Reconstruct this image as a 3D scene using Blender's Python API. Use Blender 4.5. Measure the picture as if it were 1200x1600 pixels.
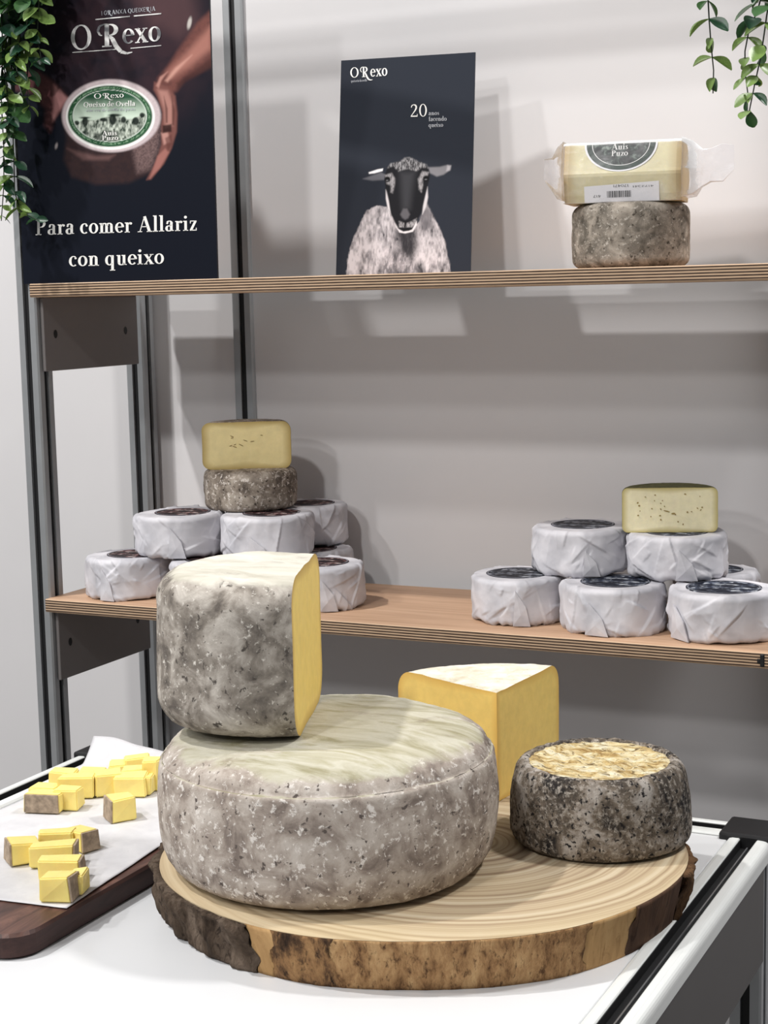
import bpy, bmesh, math, random
import numpy as np
from mathutils import Vector, Matrix

for o in list(bpy.data.objects):
    bpy.data.objects.remove(o)
SC = bpy.context.scene
COL = SC.collection
PI = math.pi

# ------------------------------------------------------------------ camera
F, YAW, PIT, ROL = 2550.12, 0.452037, 0.1321737, -0.0221245
CAM = np.array([0.0, 0.0, 1.45])
_f = np.array([-math.sin(YAW) * math.cos(PIT), math.cos(YAW) * math.cos(PIT), -math.sin(PIT)])
_r = np.array([math.cos(YAW), math.sin(YAW), 0.0])
_u = np.cross(_r, _f)
MR = np.array([math.cos(ROL) * _r + math.sin(ROL) * _u, -math.sin(ROL) * _r + math.cos(ROL) * _u, _f])
cd = bpy.data.cameras.new('camera')
cam = bpy.data.objects.new('camera', cd)
COL.objects.link(cam)
cd.sensor_fit = 'VERTICAL'
cd.sensor_height = 36.0
cd.lens = F / 1600 * 36.0
cd.clip_start = 0.05
m4 = Matrix.Identity(4)
for i in range(3):
    m4[i][0], m4[i][1], m4[i][2], m4[i][3] = MR[0][i], MR[1][i], -MR[2][i], CAM[i]
cam.matrix_world = m4
SC.camera = cam


def ray(u, v):
    return ((u - 600) / F) * MR[0] - ((v - 800) / F) * MR[1] + MR[2]


def onY(u, v, Y):
    d = ray(u, v)
    return CAM + d * (Y - CAM[1]) / d[1]


def onZ(u, v, Z):
    d = ray(u, v)
    return CAM + d * (Z - CAM[2]) / d[2]


def projn(P):
    q = (np.asarray(P) - CAM) @ MR.T
    return 600 + F * q[:, 0] / q[:, 2], 800 - F * q[:, 1] / q[:, 2]


# ------------------------------------------------------------------ world, lamps, exposure
SC.view_settings.view_transform = 'Standard'
SC.view_settings.look = 'None'
SC.view_settings.gamma = 1.0
SC.view_settings.exposure = 0.12
SC.view_settings.use_curve_mapping = False
w = bpy.data.worlds.new('hall')
SC.world = w
w.use_nodes = True
w.node_tree.nodes['Background'].inputs[0].default_value = (0.93, 0.96, 1.0, 1)
w.node_tree.nodes['Background'].inputs[1].default_value = 0.20


def lamp(name, loc, target, power, size, col=(1, 0.985, 0.965)):
    ld = bpy.data.lights.new(name, 'AREA')
    ld.shape = 'DISK'
    ld.size = size
    ld.energy = power
    ld.color = col
    o = bpy.data.objects.new(name, ld)
    COL.objects.link(o)
    o.location = loc
    d = Vector(target) - Vector(loc)
    o.rotation_euler = d.to_track_quat('-Z', 'Y').to_euler()
    return o


def wall_lamp(name, t, dist, side, power, size, ref=(-0.9, 2.09, 1.3)):
    """hall spotlight whose light falls on the back wall at slope t (drop per metre of depth)"""
    loc = (ref[0] + side * dist, ref[1] - dist, ref[2] + t * dist)
    return lamp(name, loc, ref, power, size)


wall_lamp('spot_far', 0.40, 4.6, -0.15, 22, 0.22)
wall_lamp('spot_mid', 0.54, 4.2, -0.20, 18, 0.22)
wall_lamp('spot_near', 0.70, 3.6, 0.02, 40, 0.20)
wall_lamp('spot_steep', 1.80, 1.5, -0.90, 64, 0.12)
wall_lamp('spot_steep_second', 0.95, 2.0, -0.72, 16, 0.12)
lamp('spot_counter', (0.40, 1.75, 3.0), (-0.65, 1.3, 0.95), 24, 0.22, (1, 0.985, 0.965))

# ------------------------------------------------------------------ materials


def srgb(r, g, b):
    def c(x):
        x /= 255.0
        return x / 12.92 if x <= 0.04045 else ((x + 0.055) / 1.055) ** 2.4
    return (c(r), c(g), c(b), 1.0)


class NT:
    def __init__(s, name, rough=0.6, metal=0.0, spec=0.4):
        s.m = bpy.data.materials.new(name)
        s.m.use_nodes = True
        s.t = s.m.node_tree
        s.b = s.t.nodes['Principled BSDF']
        s.b.inputs['Roughness'].default_value = rough
        s.b.inputs['Metallic'].default_value = metal
        s.b.inputs['Specular IOR Level'].default_value = spec
        s._co = None

    def n(s, kind, **kw):
        x = s.t.nodes.new(kind)
        for k, v in kw.items():
            setattr(x, k, v)
        return x

    def link(s, a, b):
        s.t.links.new(a, b)

    def co(s, scale=None):
        if s._co is None:
            s._co = s.n('ShaderNodeTexCoord').outputs['Object']
        if scale is None:
            return s._co
        mp = s.n('ShaderNodeMapping')
        mp.inputs['Scale'].default_value = scale
        s.link(s._co, mp.inputs[0])
        return mp.outputs[0]

    def noise(s, scale, detail=4, rough=0.55, dist=0.0, vec=None):
        x = s.n('ShaderNodeTexNoise')
        x.inputs['Scale'].default_value = scale
        x.inputs['Detail'].default_value = detail
        x.inputs['Roughness'].default_value = rough
        x.inputs['Distortion'].default_value = dist
        s.link(vec if vec is not None else s.co(), x.inputs['Vector'])
        return x.outputs['Fac']

    def ramp(s, fac, stops, interp='LINEAR'):
        x = s.n('ShaderNodeValToRGB')
        cr = x.color_ramp
        cr.interpolation = interp
        while len(cr.elements) < len(stops):
            cr.elements.new(0.5)
        for e, (p, c) in zip(cr.elements, stops):
            e.position = p
            e.color = c
        s.link(fac, x.inputs[0])
        return x.outputs[0]

    def mix(s, fac, a, b, mode='MIX'):
        x = s.n('ShaderNodeMix', data_type='RGBA', blend_type=mode)
        for k, v in ((0, fac), (6, a), (7, b)):
            if hasattr(v, 'default_value'):
                s.link(v, x.inputs[k])
            else:
                x.inputs[k].default_value = v
        return x.outputs[2]

    def math(s, op, a, b=0.0, c=0.0, clamp=False):
        x = s.n('ShaderNodeMath', operation=op, use_clamp=clamp)
        for k, v in enumerate((a, b, c)):
            if hasattr(v, 'default_value'):
                s.link(v, x.inputs[k])
            else:
                x.inputs[k].default_value = v
        return x.outputs[0]

    def xyz(s, vec=None):
        x = s.n('ShaderNodeSeparateXYZ')
        s.link(vec if vec is not None else s.co(), x.inputs[0])
        return x.outputs

    def attr(s, name):
        return s.n('ShaderNodeAttribute', attribute_name=name).outputs

    def color(s, c):
        if hasattr(c, 'default_value'):
            s.link(c, s.b.inputs['Base Color'])
        else:
            s.b.inputs['Base Color'].default_value = c
        return s

    def bump(s, h, strength=0.4, dist=0.002):
        x = s.n('ShaderNodeBump')
        x.inputs['Strength'].default_value = strength
        x.inputs['Distance'].default_value = dist
        s.link(h, x.inputs['Height'])
        s.link(x.outputs[0], s.b.inputs['Normal'])
        return s


MATS = {}


def plain(name, rgb, rough=0.6, metal=0.0, spec=0.4, vary=0.0, scale=40):
    k = NT(name, rough, metal, spec)
    c = srgb(*rgb)
    if vary:
        d = tuple(max(0, x * (1 - vary)) for x in c[:3]) + (1,)
        e = tuple(min(1, x * (1 + vary)) for x in c[:3]) + (1,)
        k.color(k.ramp(k.noise(scale), [(0.3, d), (0.7, e)]))
    else:
        k.color(c)
    MATS[name] = k.m
    return k.m


plain('wall_panel', (213, 211, 212), 0.55, vary=0.015, scale=6)
plain('floor_carpet', (120, 118, 116), 0.9, vary=0.12, scale=200)
plain('aluminium', (168, 170, 172), 0.42, 0.55, vary=0.05, scale=30)
plain('groove_dark', (22, 22, 24), 0.6)
plain('bracket_grey', (122, 117, 116), 0.55, vary=0.03, scale=20)
plain('panel_dark', (80, 77, 76), 0.55, vary=0.03, scale=20)
plain('hole_black', (8, 8, 9), 0.5)
plain('screw_dark', (30, 30, 32), 0.35, 0.7)
plain('counter_white', (219, 220, 222), 0.28, vary=0.01, scale=9)
plain('rail_white', (232, 234, 232), 0.35, 0.15)
plain('cap_black', (26, 26, 28), 0.5, vary=0.1, scale=60)
plain('chrome_line', (170, 172, 175), 0.3, 0.8)
plain('card_edge', (30, 32, 40), 0.6)
plain('print_white', (238, 236, 232), 0.6)
plain('print_soft', (176, 178, 184), 0.6)
plain('label_white', (236, 234, 236), 0.45)
plain('ink_black', (24, 24, 26), 0.6)
plain('stem_green', (34, 44, 30), 0.6, vary=0.2, scale=50)
k = NT('logo_silver', 0.35, 0.0, 0.5)
k.color(k.ramp(k.noise(38, 2, 0.5), [(0.38, srgb(96, 96, 100)), (0.52, srgb(236, 234, 232)), (0.68, srgb(205, 203, 202))]))
MATS['logo_silver'] = k.m


def print_mat(name, rough):
    k = NT(name, rough, 0, 0.12)
    k.color(k.attr('ink')[0])
    MATS[name] = k.m


print_mat('print_gloss', 0.42)
print_mat('print_matt', 0.7)

# plywood: birch faces, striped edges
k = NT('plywood_face', 0.55, 0, 0.35)
g = k.noise(14, 5, 0.6, 0.4, k.co((0.6, 9, 9)))
k.color(k.ramp(g, [(0.25, srgb(178, 142, 114)), (0.55, srgb(196, 160, 131)), (0.8, srgb(208, 175, 146))]))
k.bump(g, 0.08, 0.0006)
MATS['plywood_face'] = k.m
k = NT('plywood_edge', 0.7, 0, 0.3)
z = k.xyz()[2]
wob = k.math('MULTIPLY', k.math('SUBTRACT', k.noise(9, 3, 0.5, 0, k.co((1, 1, 6))), 0.5), 0.0009)
ph = k.math('FRACT', k.math('DIVIDE', k.math('ADD', z, wob), 0.0034))
fine = k.noise(60, 4, 0.6, 0, k.co((1, 1, 14)))
lay = k.ramp(ph, [(0.0, srgb(206, 176, 146)), (0.36, srgb(196, 165, 136)), (0.44, srgb(58, 40, 29)), (0.94, srgb(48, 33, 26)), (1.0, srgb(206, 176, 146))])
k.color(k.mix(0.12, lay, k.ramp(fine, [(0.3, srgb(50, 36, 28)), (0.7, srgb(214, 188, 160))])))
MATS['plywood_edge'] = k.m


def rind(name, stops, fleck, dark, topc=None, sc=26.0, bump=0.5, topz=None, fl=(0.60, 0.70), dk=(0.34, 0.27), fs=4.6):
    """mould rind: blotchy base, pale flecks, dark pits; paler crust above topz"""
    k = NT(name, 0.85, 0, 0.2)
    n1 = k.noise(sc, 6, 0.62, 0.5)
    base = k.ramp(n1, stops)
    n2 = k.noise(sc * fs, 6, 0.7, 0.35)
    ff = k.ramp(n2, [(fl[0], (0, 0, 0, 1)), (fl[1], (1, 1, 1, 1))])
    c = k.mix(ff, base, fleck)
    n3 = k.noise(sc * fs * 0.87, 4, 0.6, 0.3, k.co((1.3, 0.9, 1.1)))
    df = k.ramp(n3, [(dk[1], (1, 1, 1, 1)), (dk[0], (0, 0, 0, 1))])
    c = k.mix(df, c, dark)
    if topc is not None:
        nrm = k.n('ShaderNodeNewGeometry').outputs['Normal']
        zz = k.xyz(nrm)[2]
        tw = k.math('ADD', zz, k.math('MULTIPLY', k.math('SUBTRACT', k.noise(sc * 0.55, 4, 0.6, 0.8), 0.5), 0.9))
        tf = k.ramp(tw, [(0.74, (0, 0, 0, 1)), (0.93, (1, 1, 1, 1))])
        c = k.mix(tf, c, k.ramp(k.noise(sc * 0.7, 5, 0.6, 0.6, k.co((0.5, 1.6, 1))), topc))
    k.color(c)
    hh = k.math('ADD', k.math('MULTIPLY', n2, 0.6), n1)
    k.bump(hh, bump, 0.002)
    MATS[name] = k.m
    return k.m


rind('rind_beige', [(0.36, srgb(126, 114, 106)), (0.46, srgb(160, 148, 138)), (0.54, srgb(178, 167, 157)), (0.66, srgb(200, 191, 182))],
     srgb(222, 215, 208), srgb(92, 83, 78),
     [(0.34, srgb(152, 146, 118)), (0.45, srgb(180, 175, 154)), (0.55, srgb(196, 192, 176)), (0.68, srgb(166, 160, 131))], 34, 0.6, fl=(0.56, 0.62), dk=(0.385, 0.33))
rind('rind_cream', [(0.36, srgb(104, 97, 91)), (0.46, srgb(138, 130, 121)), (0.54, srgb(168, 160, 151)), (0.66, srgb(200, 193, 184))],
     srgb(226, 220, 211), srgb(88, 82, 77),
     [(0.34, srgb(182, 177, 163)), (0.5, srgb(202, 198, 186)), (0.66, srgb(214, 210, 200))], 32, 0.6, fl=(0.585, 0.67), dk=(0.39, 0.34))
rind('rind_black', [(0.36, srgb(40, 37, 36)), (0.45, srgb(78, 70, 62)), (0.53, srgb(112, 101, 89)), (0.63, srgb(164, 157, 150))],
     srgb(172, 164, 154), srgb(30, 28, 29), None, 30, 0.9, fl=(0.50, 0.66), dk=(0.45, 0.37), fs=7.5)
rind('rind_grey', [(0.36, srgb(92, 83, 75)), (0.47, srgb(126, 115, 104)), (0.56, srgb(150, 139, 127)), (0.66, srgb(172, 162, 150))],
     srgb(208, 199, 190), srgb(70, 62, 56), None, 40, 0.6, fl=(0.55, 0.61), dk=(0.40, 0.35))
rind('rind_ashy', [(0.36, srgb(92, 86, 78)), (0.48, srgb(128, 120, 110)), (0.56, srgb(150, 141, 130)), (0.66, srgb(170, 160, 148))],
     srgb(188, 180, 170), srgb(74, 67, 60), None, 46, 0.6, fl=(0.57, 0.65), dk=(0.40, 0.34))
rind('rind_white', [(0.25, srgb(190, 178, 150)), (0.45, srgb(220, 212, 192)), (0.7, srgb(238, 235, 226))],
     srgb(246, 244, 238), srgb(150, 136, 104), None, 46, 0.7)
rind('rind_green', [(0.25, srgb(66, 66, 40)), (0.6, srgb(96, 94, 62)), (0.8, srgb(120, 116, 84))], srgb(140, 134, 104), srgb(48, 46, 30), None, 40, 0.4)

# crusty straw coloured top of the dark cheese
k = NT('crust_straw', 0.8, 0, 0.25)
n1 = k.noise(60, 6, 0.7, 0.6, k.co((0.6, 1.7, 1)))
n2 = k.noise(190, 5, 0.7, 0.8, k.co((0.5, 1.6, 1)))
c = k.ramp(n1, [(0.34, srgb(146, 112, 64)), (0.44, srgb(198, 172, 118)), (0.53, srgb(220, 204, 162)), (0.64, srgb(232, 224, 198))])
c = k.mix(k.ramp(n2, [(0.38, (1, 1, 1, 1)), (0.46, (0, 0, 0, 1))]), c, srgb(112, 92, 60))
k.color(c)
k.bump(k.math('ADD', n1, n2), 0.9, 0.003)
MATS['crust_straw'] = k.m


def paste(name, mid, rim, pits=0.0, rimw=0.012, grain=90, sss=0.15, pitrgb=(120, 92, 40)):
    k = NT(name, 0.5, 0, 0.35)
    e = k.attr('edge')[2]
    n1 = k.noise(grain, 4, 0.6)
    d = tuple(x * 0.9 for x in srgb(*mid)[:3]) + (1,)
    base = k.ramp(n1, [(0.3, d), (0.7, srgb(*mid))])
    c = k.mix(k.ramp(e, [(0.0, (1, 1, 1, 1)), (min(0.95, rimw / 0.03), (0, 0, 0, 1))]), base, srgb(*rim))
    h = n1
    if pits:
        v = k.noise(grain * 0.75, 2, 0.4, 0.3)
        pf = k.ramp(v, [(0.5 - pits, (1, 1, 1, 1)), (0.53 - pits, (0, 0, 0, 1))])
        c = k.mix(pf, c, srgb(*pitrgb))
        h = k.math('SUBTRACT', n1, k.math('MULTIPLY', pf, 2.0))
    k.color(c)
    k.b.inputs['Subsurface Weight'].default_value = sss
    k.b.inputs['Subsurface Radius'].default_value = (0.006, 0.004, 0.0015)
    k.b.inputs['Subsurface Scale'].default_value = 1.0
    k.bump(h, 0.25, 0.001)
    MATS[name] = k.m


paste('paste_gold', (252, 219, 120), (206, 168, 84), 0.0)
paste('paste_yellow', (250, 216, 124), (230, 186, 96), 0.0, 0.01)
paste('paste_straw', (234, 216, 160), (176, 152, 92), 0.0, 0.012)
paste('paste_ivory', (244, 234, 196), (190, 174, 112), 0.0, 0.008, 120)
paste('paste_pale', (222, 212, 174), (184, 158, 112), 0.0, 0.016)
paste('paste_cube', (253, 230, 140), (250, 222, 120), 0.0, 0.01, 60, 0.3)

# wrapping papers
k = NT('wrap_paper', 0.62, 0, 0.35)
n1 = k.noise(60, 5, 0.6, 0.4)
n2 = k.noise(26, 3, 0.5, 0.3)
k.color(k.ramp(n2, [(0.38, srgb(188, 187, 193)), (0.62, srgb(216, 214, 219))]))
wv = k.n('ShaderNodeVectorMath', operation='ADD')
sc_ = k.n('ShaderNodeVectorMath', operation='SCALE')
nz_ = k.n('ShaderNodeTexNoise')
nz_.inputs['Scale'].default_value = 30
k.link(k.co(), nz_.inputs['Vector'])
k.link(nz_.outputs['Color'], sc_.inputs[0])
sc_.inputs['Scale'].default_value = 0.012
info = k.n('ShaderNodeObjectInfo').outputs['Random']
k.link(k.co(), wv.inputs[0])
k.link(sc_.outputs[0], wv.inputs[1])
hts = None
for vs_, wt in ((42, 1.0), (90, 0.5)):
    vo = k.n('ShaderNodeTexVoronoi', voronoi_dimensions='4D')
    vo.inputs['Scale'].default_value = vs_
    k.link(k.math('MULTIPLY', info, 0.35), vo.inputs['W'])
    k.link(wv.outputs[0], vo.inputs['Vector'])
    h_ = k.math('MULTIPLY', vo.outputs['Distance'], wt)
    hts = h_ if hts is None else k.math('ADD', hts, h_)
k.bump(k.math('ADD', hts, k.math('MULTIPLY', n1, 0.2)), 0.28, 0.003)
MATS['wrap_paper'] = k.m
k = NT('parchment', 0.6, 0, 0.3)
n1 = k.noise(30, 6, 0.65, 0.3)
k.color(k.ramp(n1, [(0.3, srgb(198, 197, 200)), (0.7, srgb(216, 215, 217))]))
k.bump(n1, 0.35, 0.0015)
MATS['parchment'] = k.m


def label_mat(name, base, stripe, pale):
    k = NT(name, 0.6, 0, 0.15)
    n1 = k.noise(90, 5, 0.6, 0.6)
    n2 = k.noise(42, 3, 0.5, 0.2, k.co((1, 3, 1)))
    c = k.ramp(n1, [(0.42, srgb(*base)), (0.50, srgb(*stripe)), (0.60, srgb(*pale))])
    c = k.mix(k.ramp(n2, [(0.46, (0, 0, 0, 1)), (0.52, (1, 1, 1, 1))]), srgb(*base), c)
    k.color(c)
    MATS[name] = k.m


label_mat('label_maroon', (34, 26, 28), (92, 52, 54), (176, 160, 156))
label_mat('label_navy', (26, 29, 40), (70, 78, 96), (176, 180, 186))
label_mat('label_slate', (38, 38, 44), (96, 98, 108), (150, 152, 158))
plain('label_rim', (120, 122, 132), 0.4)

# wood slab
k = NT('slab_wood', 0.7, 0, 0.3)
co = k.co()
xs = k.xyz()
dx = k.math('SUBTRACT', xs[0], 0.035)
dy = k.math('SUBTRACT', xs[1], 0.02)
rr = k.math('SQRT', k.math('ADD', k.math('MULTIPLY', dx, dx), k.math('MULTIPLY', dy, dy)))
wob = k.math('MULTIPLY', k.math('SUBTRACT', k.noise(7, 3, 0.5, 0.1), 0.5), 0.016)
rr2 = k.math('ADD', rr, wob)
ring = k.noise(1.0, 5, 0.72, 0, None)
cmb = k.n('ShaderNodeCombineXYZ')
k.link(k.math('MULTIPLY', rr2, 120.0), cmb.inputs[0])
ringn = k.noise(1.0, 3, 0.55, 0, cmb.outputs[0])
c = k.ramp(ringn, [(0.34, srgb(112, 90, 76)), (0.43, srgb(158, 136, 113)), (0.51, srgb(186, 168, 142)), (0.64, srgb(204, 190, 166))])
edge = k.ramp(rr, [(0.19, (0, 0, 0, 1)), (0.235, (1, 1, 1, 1))])
c = k.mix(k.math('MULTIPLY', edge, 0.5), c, srgb(206, 186, 148))
olive = k.ramp(k.noise(7, 4, 0.6), [(0.45, (0, 0, 0, 1)), (0.62, (1, 1, 1, 1))])
c = k.mix(k.math('MULTIPLY', olive, 0.25), c, srgb(178, 158, 116))
k.color(c)
k.bump(ringn, 0.15, 0.0008)
MATS['slab_wood'] = k.m


def bark(name, stops, scale, stretch, bump, dist=0.9):
    k = NT(name, 0.9, 0, 0.15)
    v = k.co((1, 1, stretch))
    n1 = k.noise(scale, 7, 0.7, dist, v)
    n2 = k.noise(scale * 3.4, 5, 0.7, dist * 1.3, v)
    c = k.ramp(n1, stops)
    c = k.mix(k.ramp(n2, [(0.32, (1, 1, 1, 1)), (0.46, (0, 0, 0, 1))]), c, stops[0][1])
    k.color(c)
    k.bump(k.math('ADD', n1, n2), bump, 0.004)
    MATS[name] = k.m


bark('bark_dark', [(0.3, srgb(44, 35, 29)), (0.46, srgb(82, 69, 58)), (0.62, srgb(112, 98, 86)), (0.8, srgb(140, 126, 112))], 30, 0.45, 0.9)
bark('bark_brown', [(0.3, srgb(48, 34, 24)), (0.48, srgb(96, 70, 48)), (0.66, srgb(128, 98, 70)), (0.82, srgb(150, 120, 90))], 30, 0.35, 0.9)
bark('inner_bark', [(0.36, srgb(82, 58, 40)), (0.45, srgb(140, 106, 72)), (0.55, srgb(168, 132, 92)), (0.68, srgb(192, 158, 114))], 60, 0.4, 0.6, 0.2)
bark('sapwood', [(0.3, srgb(150, 116, 76)), (0.55, srgb(184, 148, 102)), (0.8, srgb(200, 168, 122))], 26, 0.2, 0.2)
bark('cambium', [(0.3, srgb(58, 42, 34)), (0.55, srgb(88, 66, 52)), (0.8, srgb(112, 86, 66))], 26, 0.2, 0.25)
bark('inner_bark_burnt', [(0.36, srgb(46, 35, 28)), (0.47, srgb(88, 66, 48)), (0.56, srgb(142, 108, 74)), (0.68, srgb(172, 136, 94))], 46, 0.45, 0.6, 0.2)

# walnut board
k = NT('walnut', 0.45, 0, 0.4)
g = k.noise(12, 6, 0.65, 1.0, k.co((6, 0.7, 6)))
k.color(k.ramp(g, [(0.28, srgb(58, 38, 34)), (0.5, srgb(88, 60, 52)), (0.72, srgb(128, 92, 78))]))
k.bump(g, 0.1, 0.0008)
MATS['walnut'] = k.m
k = NT('walnut_edge', 0.5, 0, 0.3)
g = k.noise(12, 6, 0.65, 1.0, k.co((6, 0.7, 6)))
k.color(k.ramp(g, [(0.28, srgb(46, 30, 28)), (0.72, srgb(74, 50, 46))]))
MATS['walnut_edge'] = k.m

# leaves
for nm, a, b in (('leaf_dark', (18, 44, 34), (38, 74, 52)), ('leaf_mid', (34, 66, 38), (66, 100, 56)), ('leaf_light', (74, 102, 48), (122, 146, 80))):
    k = NT(nm, 0.38, 0, 0.45)
    k.color(k.ramp(k.noise(40, 3, 0.5), [(0.3, srgb(*a)), (0.7, srgb(*b))]))
    k.b.inputs['Subsurface Weight'].default_value = 0.1
    k.b.inputs['Subsurface Radius'].default_value = (0.002, 0.003, 0.001)
    MATS[nm] = k.m

# clear film
k = NT('clear_film', 0.12, 0, 0.5)
k.color((0.97, 0.97, 0.98, 1))
tr = k.n('ShaderNodeBsdfTransparent')
tr.inputs[0].default_value = (0.98, 0.98, 0.99, 1)
mx = k.n('ShaderNodeMixShader')
fr = k.n('ShaderNodeFresnel')
fr.inputs[0].default_value = 1.35
fac = k.math('ADD', k.math('MULTIPLY', fr.outputs[0], 0.8), k.ramp(k.noise(34, 4, 0.6, 0.8), [(0.46, (0.015, 0.015, 0.015, 1)), (0.72, (0.20, 0.20, 0.20, 1))]), clamp=True)
k.link(fac, mx.inputs[0])
k.link(tr.outputs[0], mx.inputs[1])
k.link(k.b.outputs[0], mx.inputs[2])
k.link(mx.outputs[0], k.t.nodes['Material Output'].inputs[0])
k.bump(k.noise(60, 4, 0.6, 0.8), 0.5, 0.002)
MATS['clear_film'] = k.m

# ------------------------------------------------------------------ object helpers


def obj(name, verts, faces, mat, parent=None, smooth=False, mats=None, fmat=None, loc=None, attr=None, colattr=None):
    me = bpy.data.meshes.new(name)
    me.from_pydata([tuple(map(float, v)) for v in verts], [], [tuple(map(int, f)) for f in faces])
    for x in (mats or [mat]):
        me.materials.append(MATS[x])
    if fmat is not None:
        me.polygons.foreach_set('material_index', fmat)
    if smooth:
        me.polygons.foreach_set('use_smooth', [True] * len(me.polygons))
    if attr is not None:
        a = me.attributes.new(attr[0], 'FLOAT', 'POINT')
        a.data.foreach_set('value', np.asarray(attr[1], dtype=np.float32))
    if colattr is not None:
        a = me.attributes.new(colattr[0], 'FLOAT_COLOR', 'POINT')
        a.data.foreach_set('color', np.asarray(colattr[1], dtype=np.float32).ravel())
    me.update()
    o = bpy.data.objects.new(name, me)
    COL.objects.link(o)
    if loc is not None:
        o.location = loc
    if parent is not None:
        o.parent = parent
    return o


def from_bm(name, bm, mat, parent=None, smooth=False, loc=None):
    bmesh.ops.recalc_face_normals(bm, faces=bm.faces)
    me = bpy.data.meshes.new(name)
    bm.to_mesh(me)
    bm.free()
    me.materials.append(MATS[mat])
    if smooth:
        me.polygons.foreach_set('use_smooth', [True] * len(me.polygons))
    o = bpy.data.objects.new(name, me)
    COL.objects.link(o)
    if loc is not None:
        o.location = loc
    if parent is not None:
        o.parent = parent
    return o


def thing(name, loc, label, cat, group=None, rz=0.0):
    o = bpy.data.objects.new(name, None)
    o.empty_display_size = 0.05
    COL.objects.link(o)
    o.location = loc
    o.rotation_euler = (0, 0, rz)
    return tag(o, label, cat, group)


def tag(o, label, cat, group=None):
    o['label'] = label
    o['category'] = cat
    if group:
        o['group'] = group
    return o


def struct(o):
    o['kind'] = 'structure'
    return o


def box(name, x0, x1, y0, y1, z0, z1, mat, parent=None, bev=0.0, segs=2):
    bm = bmesh.new()
    bmesh.ops.create_cube(bm, size=1)
    for v in bm.verts:
        v.co = Vector(((x0 + x1) / 2 + v.co.x * (x1 - x0), (y0 + y1) / 2 + v.co.y * (y1 - y0), (z0 + z1) / 2 + v.co.z * (z1 - z0)))
    if bev:
        bmesh.ops.bevel(bm, geom=list(bm.edges), offset=bev, segments=segs, affect='EDGES', profile=0.5)
    return from_bm(name, bm, mat, parent)


def extrude_poly(name, poly, axis, a0, a1, mat, parent=None):
    """closed 2D outline pushed along an axis; outline coordinates are the other two axes in order"""
    n = len(poly)
    def p3(p, a):
        if axis == 'x':
            return (a, p[0], p[1])
        if axis == 'y':
            return (p[0], a, p[1])
        return (p[0], p[1], a)
    V = [p3(p, a0) for p in poly] + [p3(p, a1) for p in poly]
    bm = bmesh.new()
    vs = [bm.verts.new(v) for v in V]
    for i in range(n):
        j = (i + 1) % n
        bm.faces.new((vs[i], vs[j], vs[n + j], vs[n + i]))
    bm.faces.new(vs[:n])
    bm.faces.new(vs[n:])
    return from_bm(name, bm, mat, parent)


def noise3(P, seed=0):
    """vectorised value noise in [0,1]"""
    P = np.asarray(P, float) + seed * 17.31
    I = np.floor(P).astype(np.int64)
    Fr = P - I
    Fr = Fr * Fr * (3 - 2 * Fr)
    def h(a, b, c):
        n = (a * 374761393 + b * 668265263 + c * 2147483647 + seed * 1274126177) & 0xFFFFFFFF
        n = ((n ^ (n >> 13)) * 1274126177) & 0xFFFFFFFF
        n = (n ^ (n >> 16)) & 0xFFFF
        return n / 65535.0
    r = 0
    for dx in (0, 1):
        for dy in (0, 1):
            for dz in (0, 1):
                wgt = (Fr[:, 0] if dx else 1 - Fr[:, 0]) * (Fr[:, 1] if dy else 1 - Fr[:, 1]) * (Fr[:, 2] if dz else 1 - Fr[:, 2])
                r = r + wgt * h(I[:, 0] + dx, I[:, 1] + dy, I[:, 2] + dz)
    return r


def fbm(P, sc, seed=0, oct=4):
    P = np.asarray(P, float) * sc
    a, s, t = 1.0, 0.0, 0.0
    for o in range(oct):
        s = s + a * noise3(P * 2 ** o, seed + o)
        t += a
        a *= 0.5
    return s / t


def profile(R, H, rb, rt, nside=10, nflat=8, ncor=8, bulge=0.0, dome=0.0):
    """half outline of a cheese wheel from bottom centre to top centre"""
    pts = [(R - rb) * i / nflat for i in range(nflat)]
    out = [(r, 0.0) for r in pts]
    for i in range(ncor + 1):
        t = PI / 2 * i / ncor
        out.append((R - rb + rb * math.sin(t), rb - rb * math.cos(t)))
    for i in range(1, nside):
        s = i / nside
        out.append((R, rb + (H - rb - rt) * s))
    for i in range(ncor + 1):
        t = PI / 2 * i / ncor
        out.append((R - rt + rt * math.cos(t), H - rt + rt * math.sin(t)))
    for i in range(1, nflat + 1):
        out.append(((R - rt) * (1 - i / nflat), H))
    res = []
    for r, z in out:
        s = z / H
        rr = r + (bulge * math.sin(PI * s) if r > R - max(rb, rt) - 1e-6 else 0)
        zz = z + (dome * (1 - (r / R) ** 2) if z > H - 1e-6 else 0)
        res.append((rr, zz))
    return res


def revolve(prof, seg=128, a0=0.0, a1=2 * PI, disp=None):
    """returns verts, faces of a surface of revolution with displacement disp(P,N)->offset"""
    full = abs(a1 - a0 - 2 * PI) < 1e-6
    n = seg if full else seg + 1
    th = a0 + (a1 - a0) * np.arange(n) / seg
    pr = np.array(prof)
    tang = np.gradient(pr, axis=0)
    nr, nz = tang[:, 1], -tang[:, 0]
    ln = np.hypot(nr, nz) + 1e-9
    nr, nz = nr / ln, nz / ln
    P = np.stack([np.outer(pr[:, 0], np.cos(th)), np.outer(pr[:, 0], np.sin(th)), np.outer(pr[:, 1], np.ones(n))], -1).reshape(-1, 3)
    N = np.stack([np.outer(nr, np.cos(th)), np.outer(nr, np.sin(th)), np.outer(nz, np.ones(n))], -1).reshape(-1, 3)
    if disp is not None:
        P = P + N * disp(P, N)[:, None]
    m = len(prof)
    faces = []
    for i in range(m - 1):
        for j in range(seg):
            k = (j + 1) % n
            faces.append((i * n + j, i * n + k, (i + 1) * n + k, (i + 1) * n + j))
    return P, faces


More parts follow.
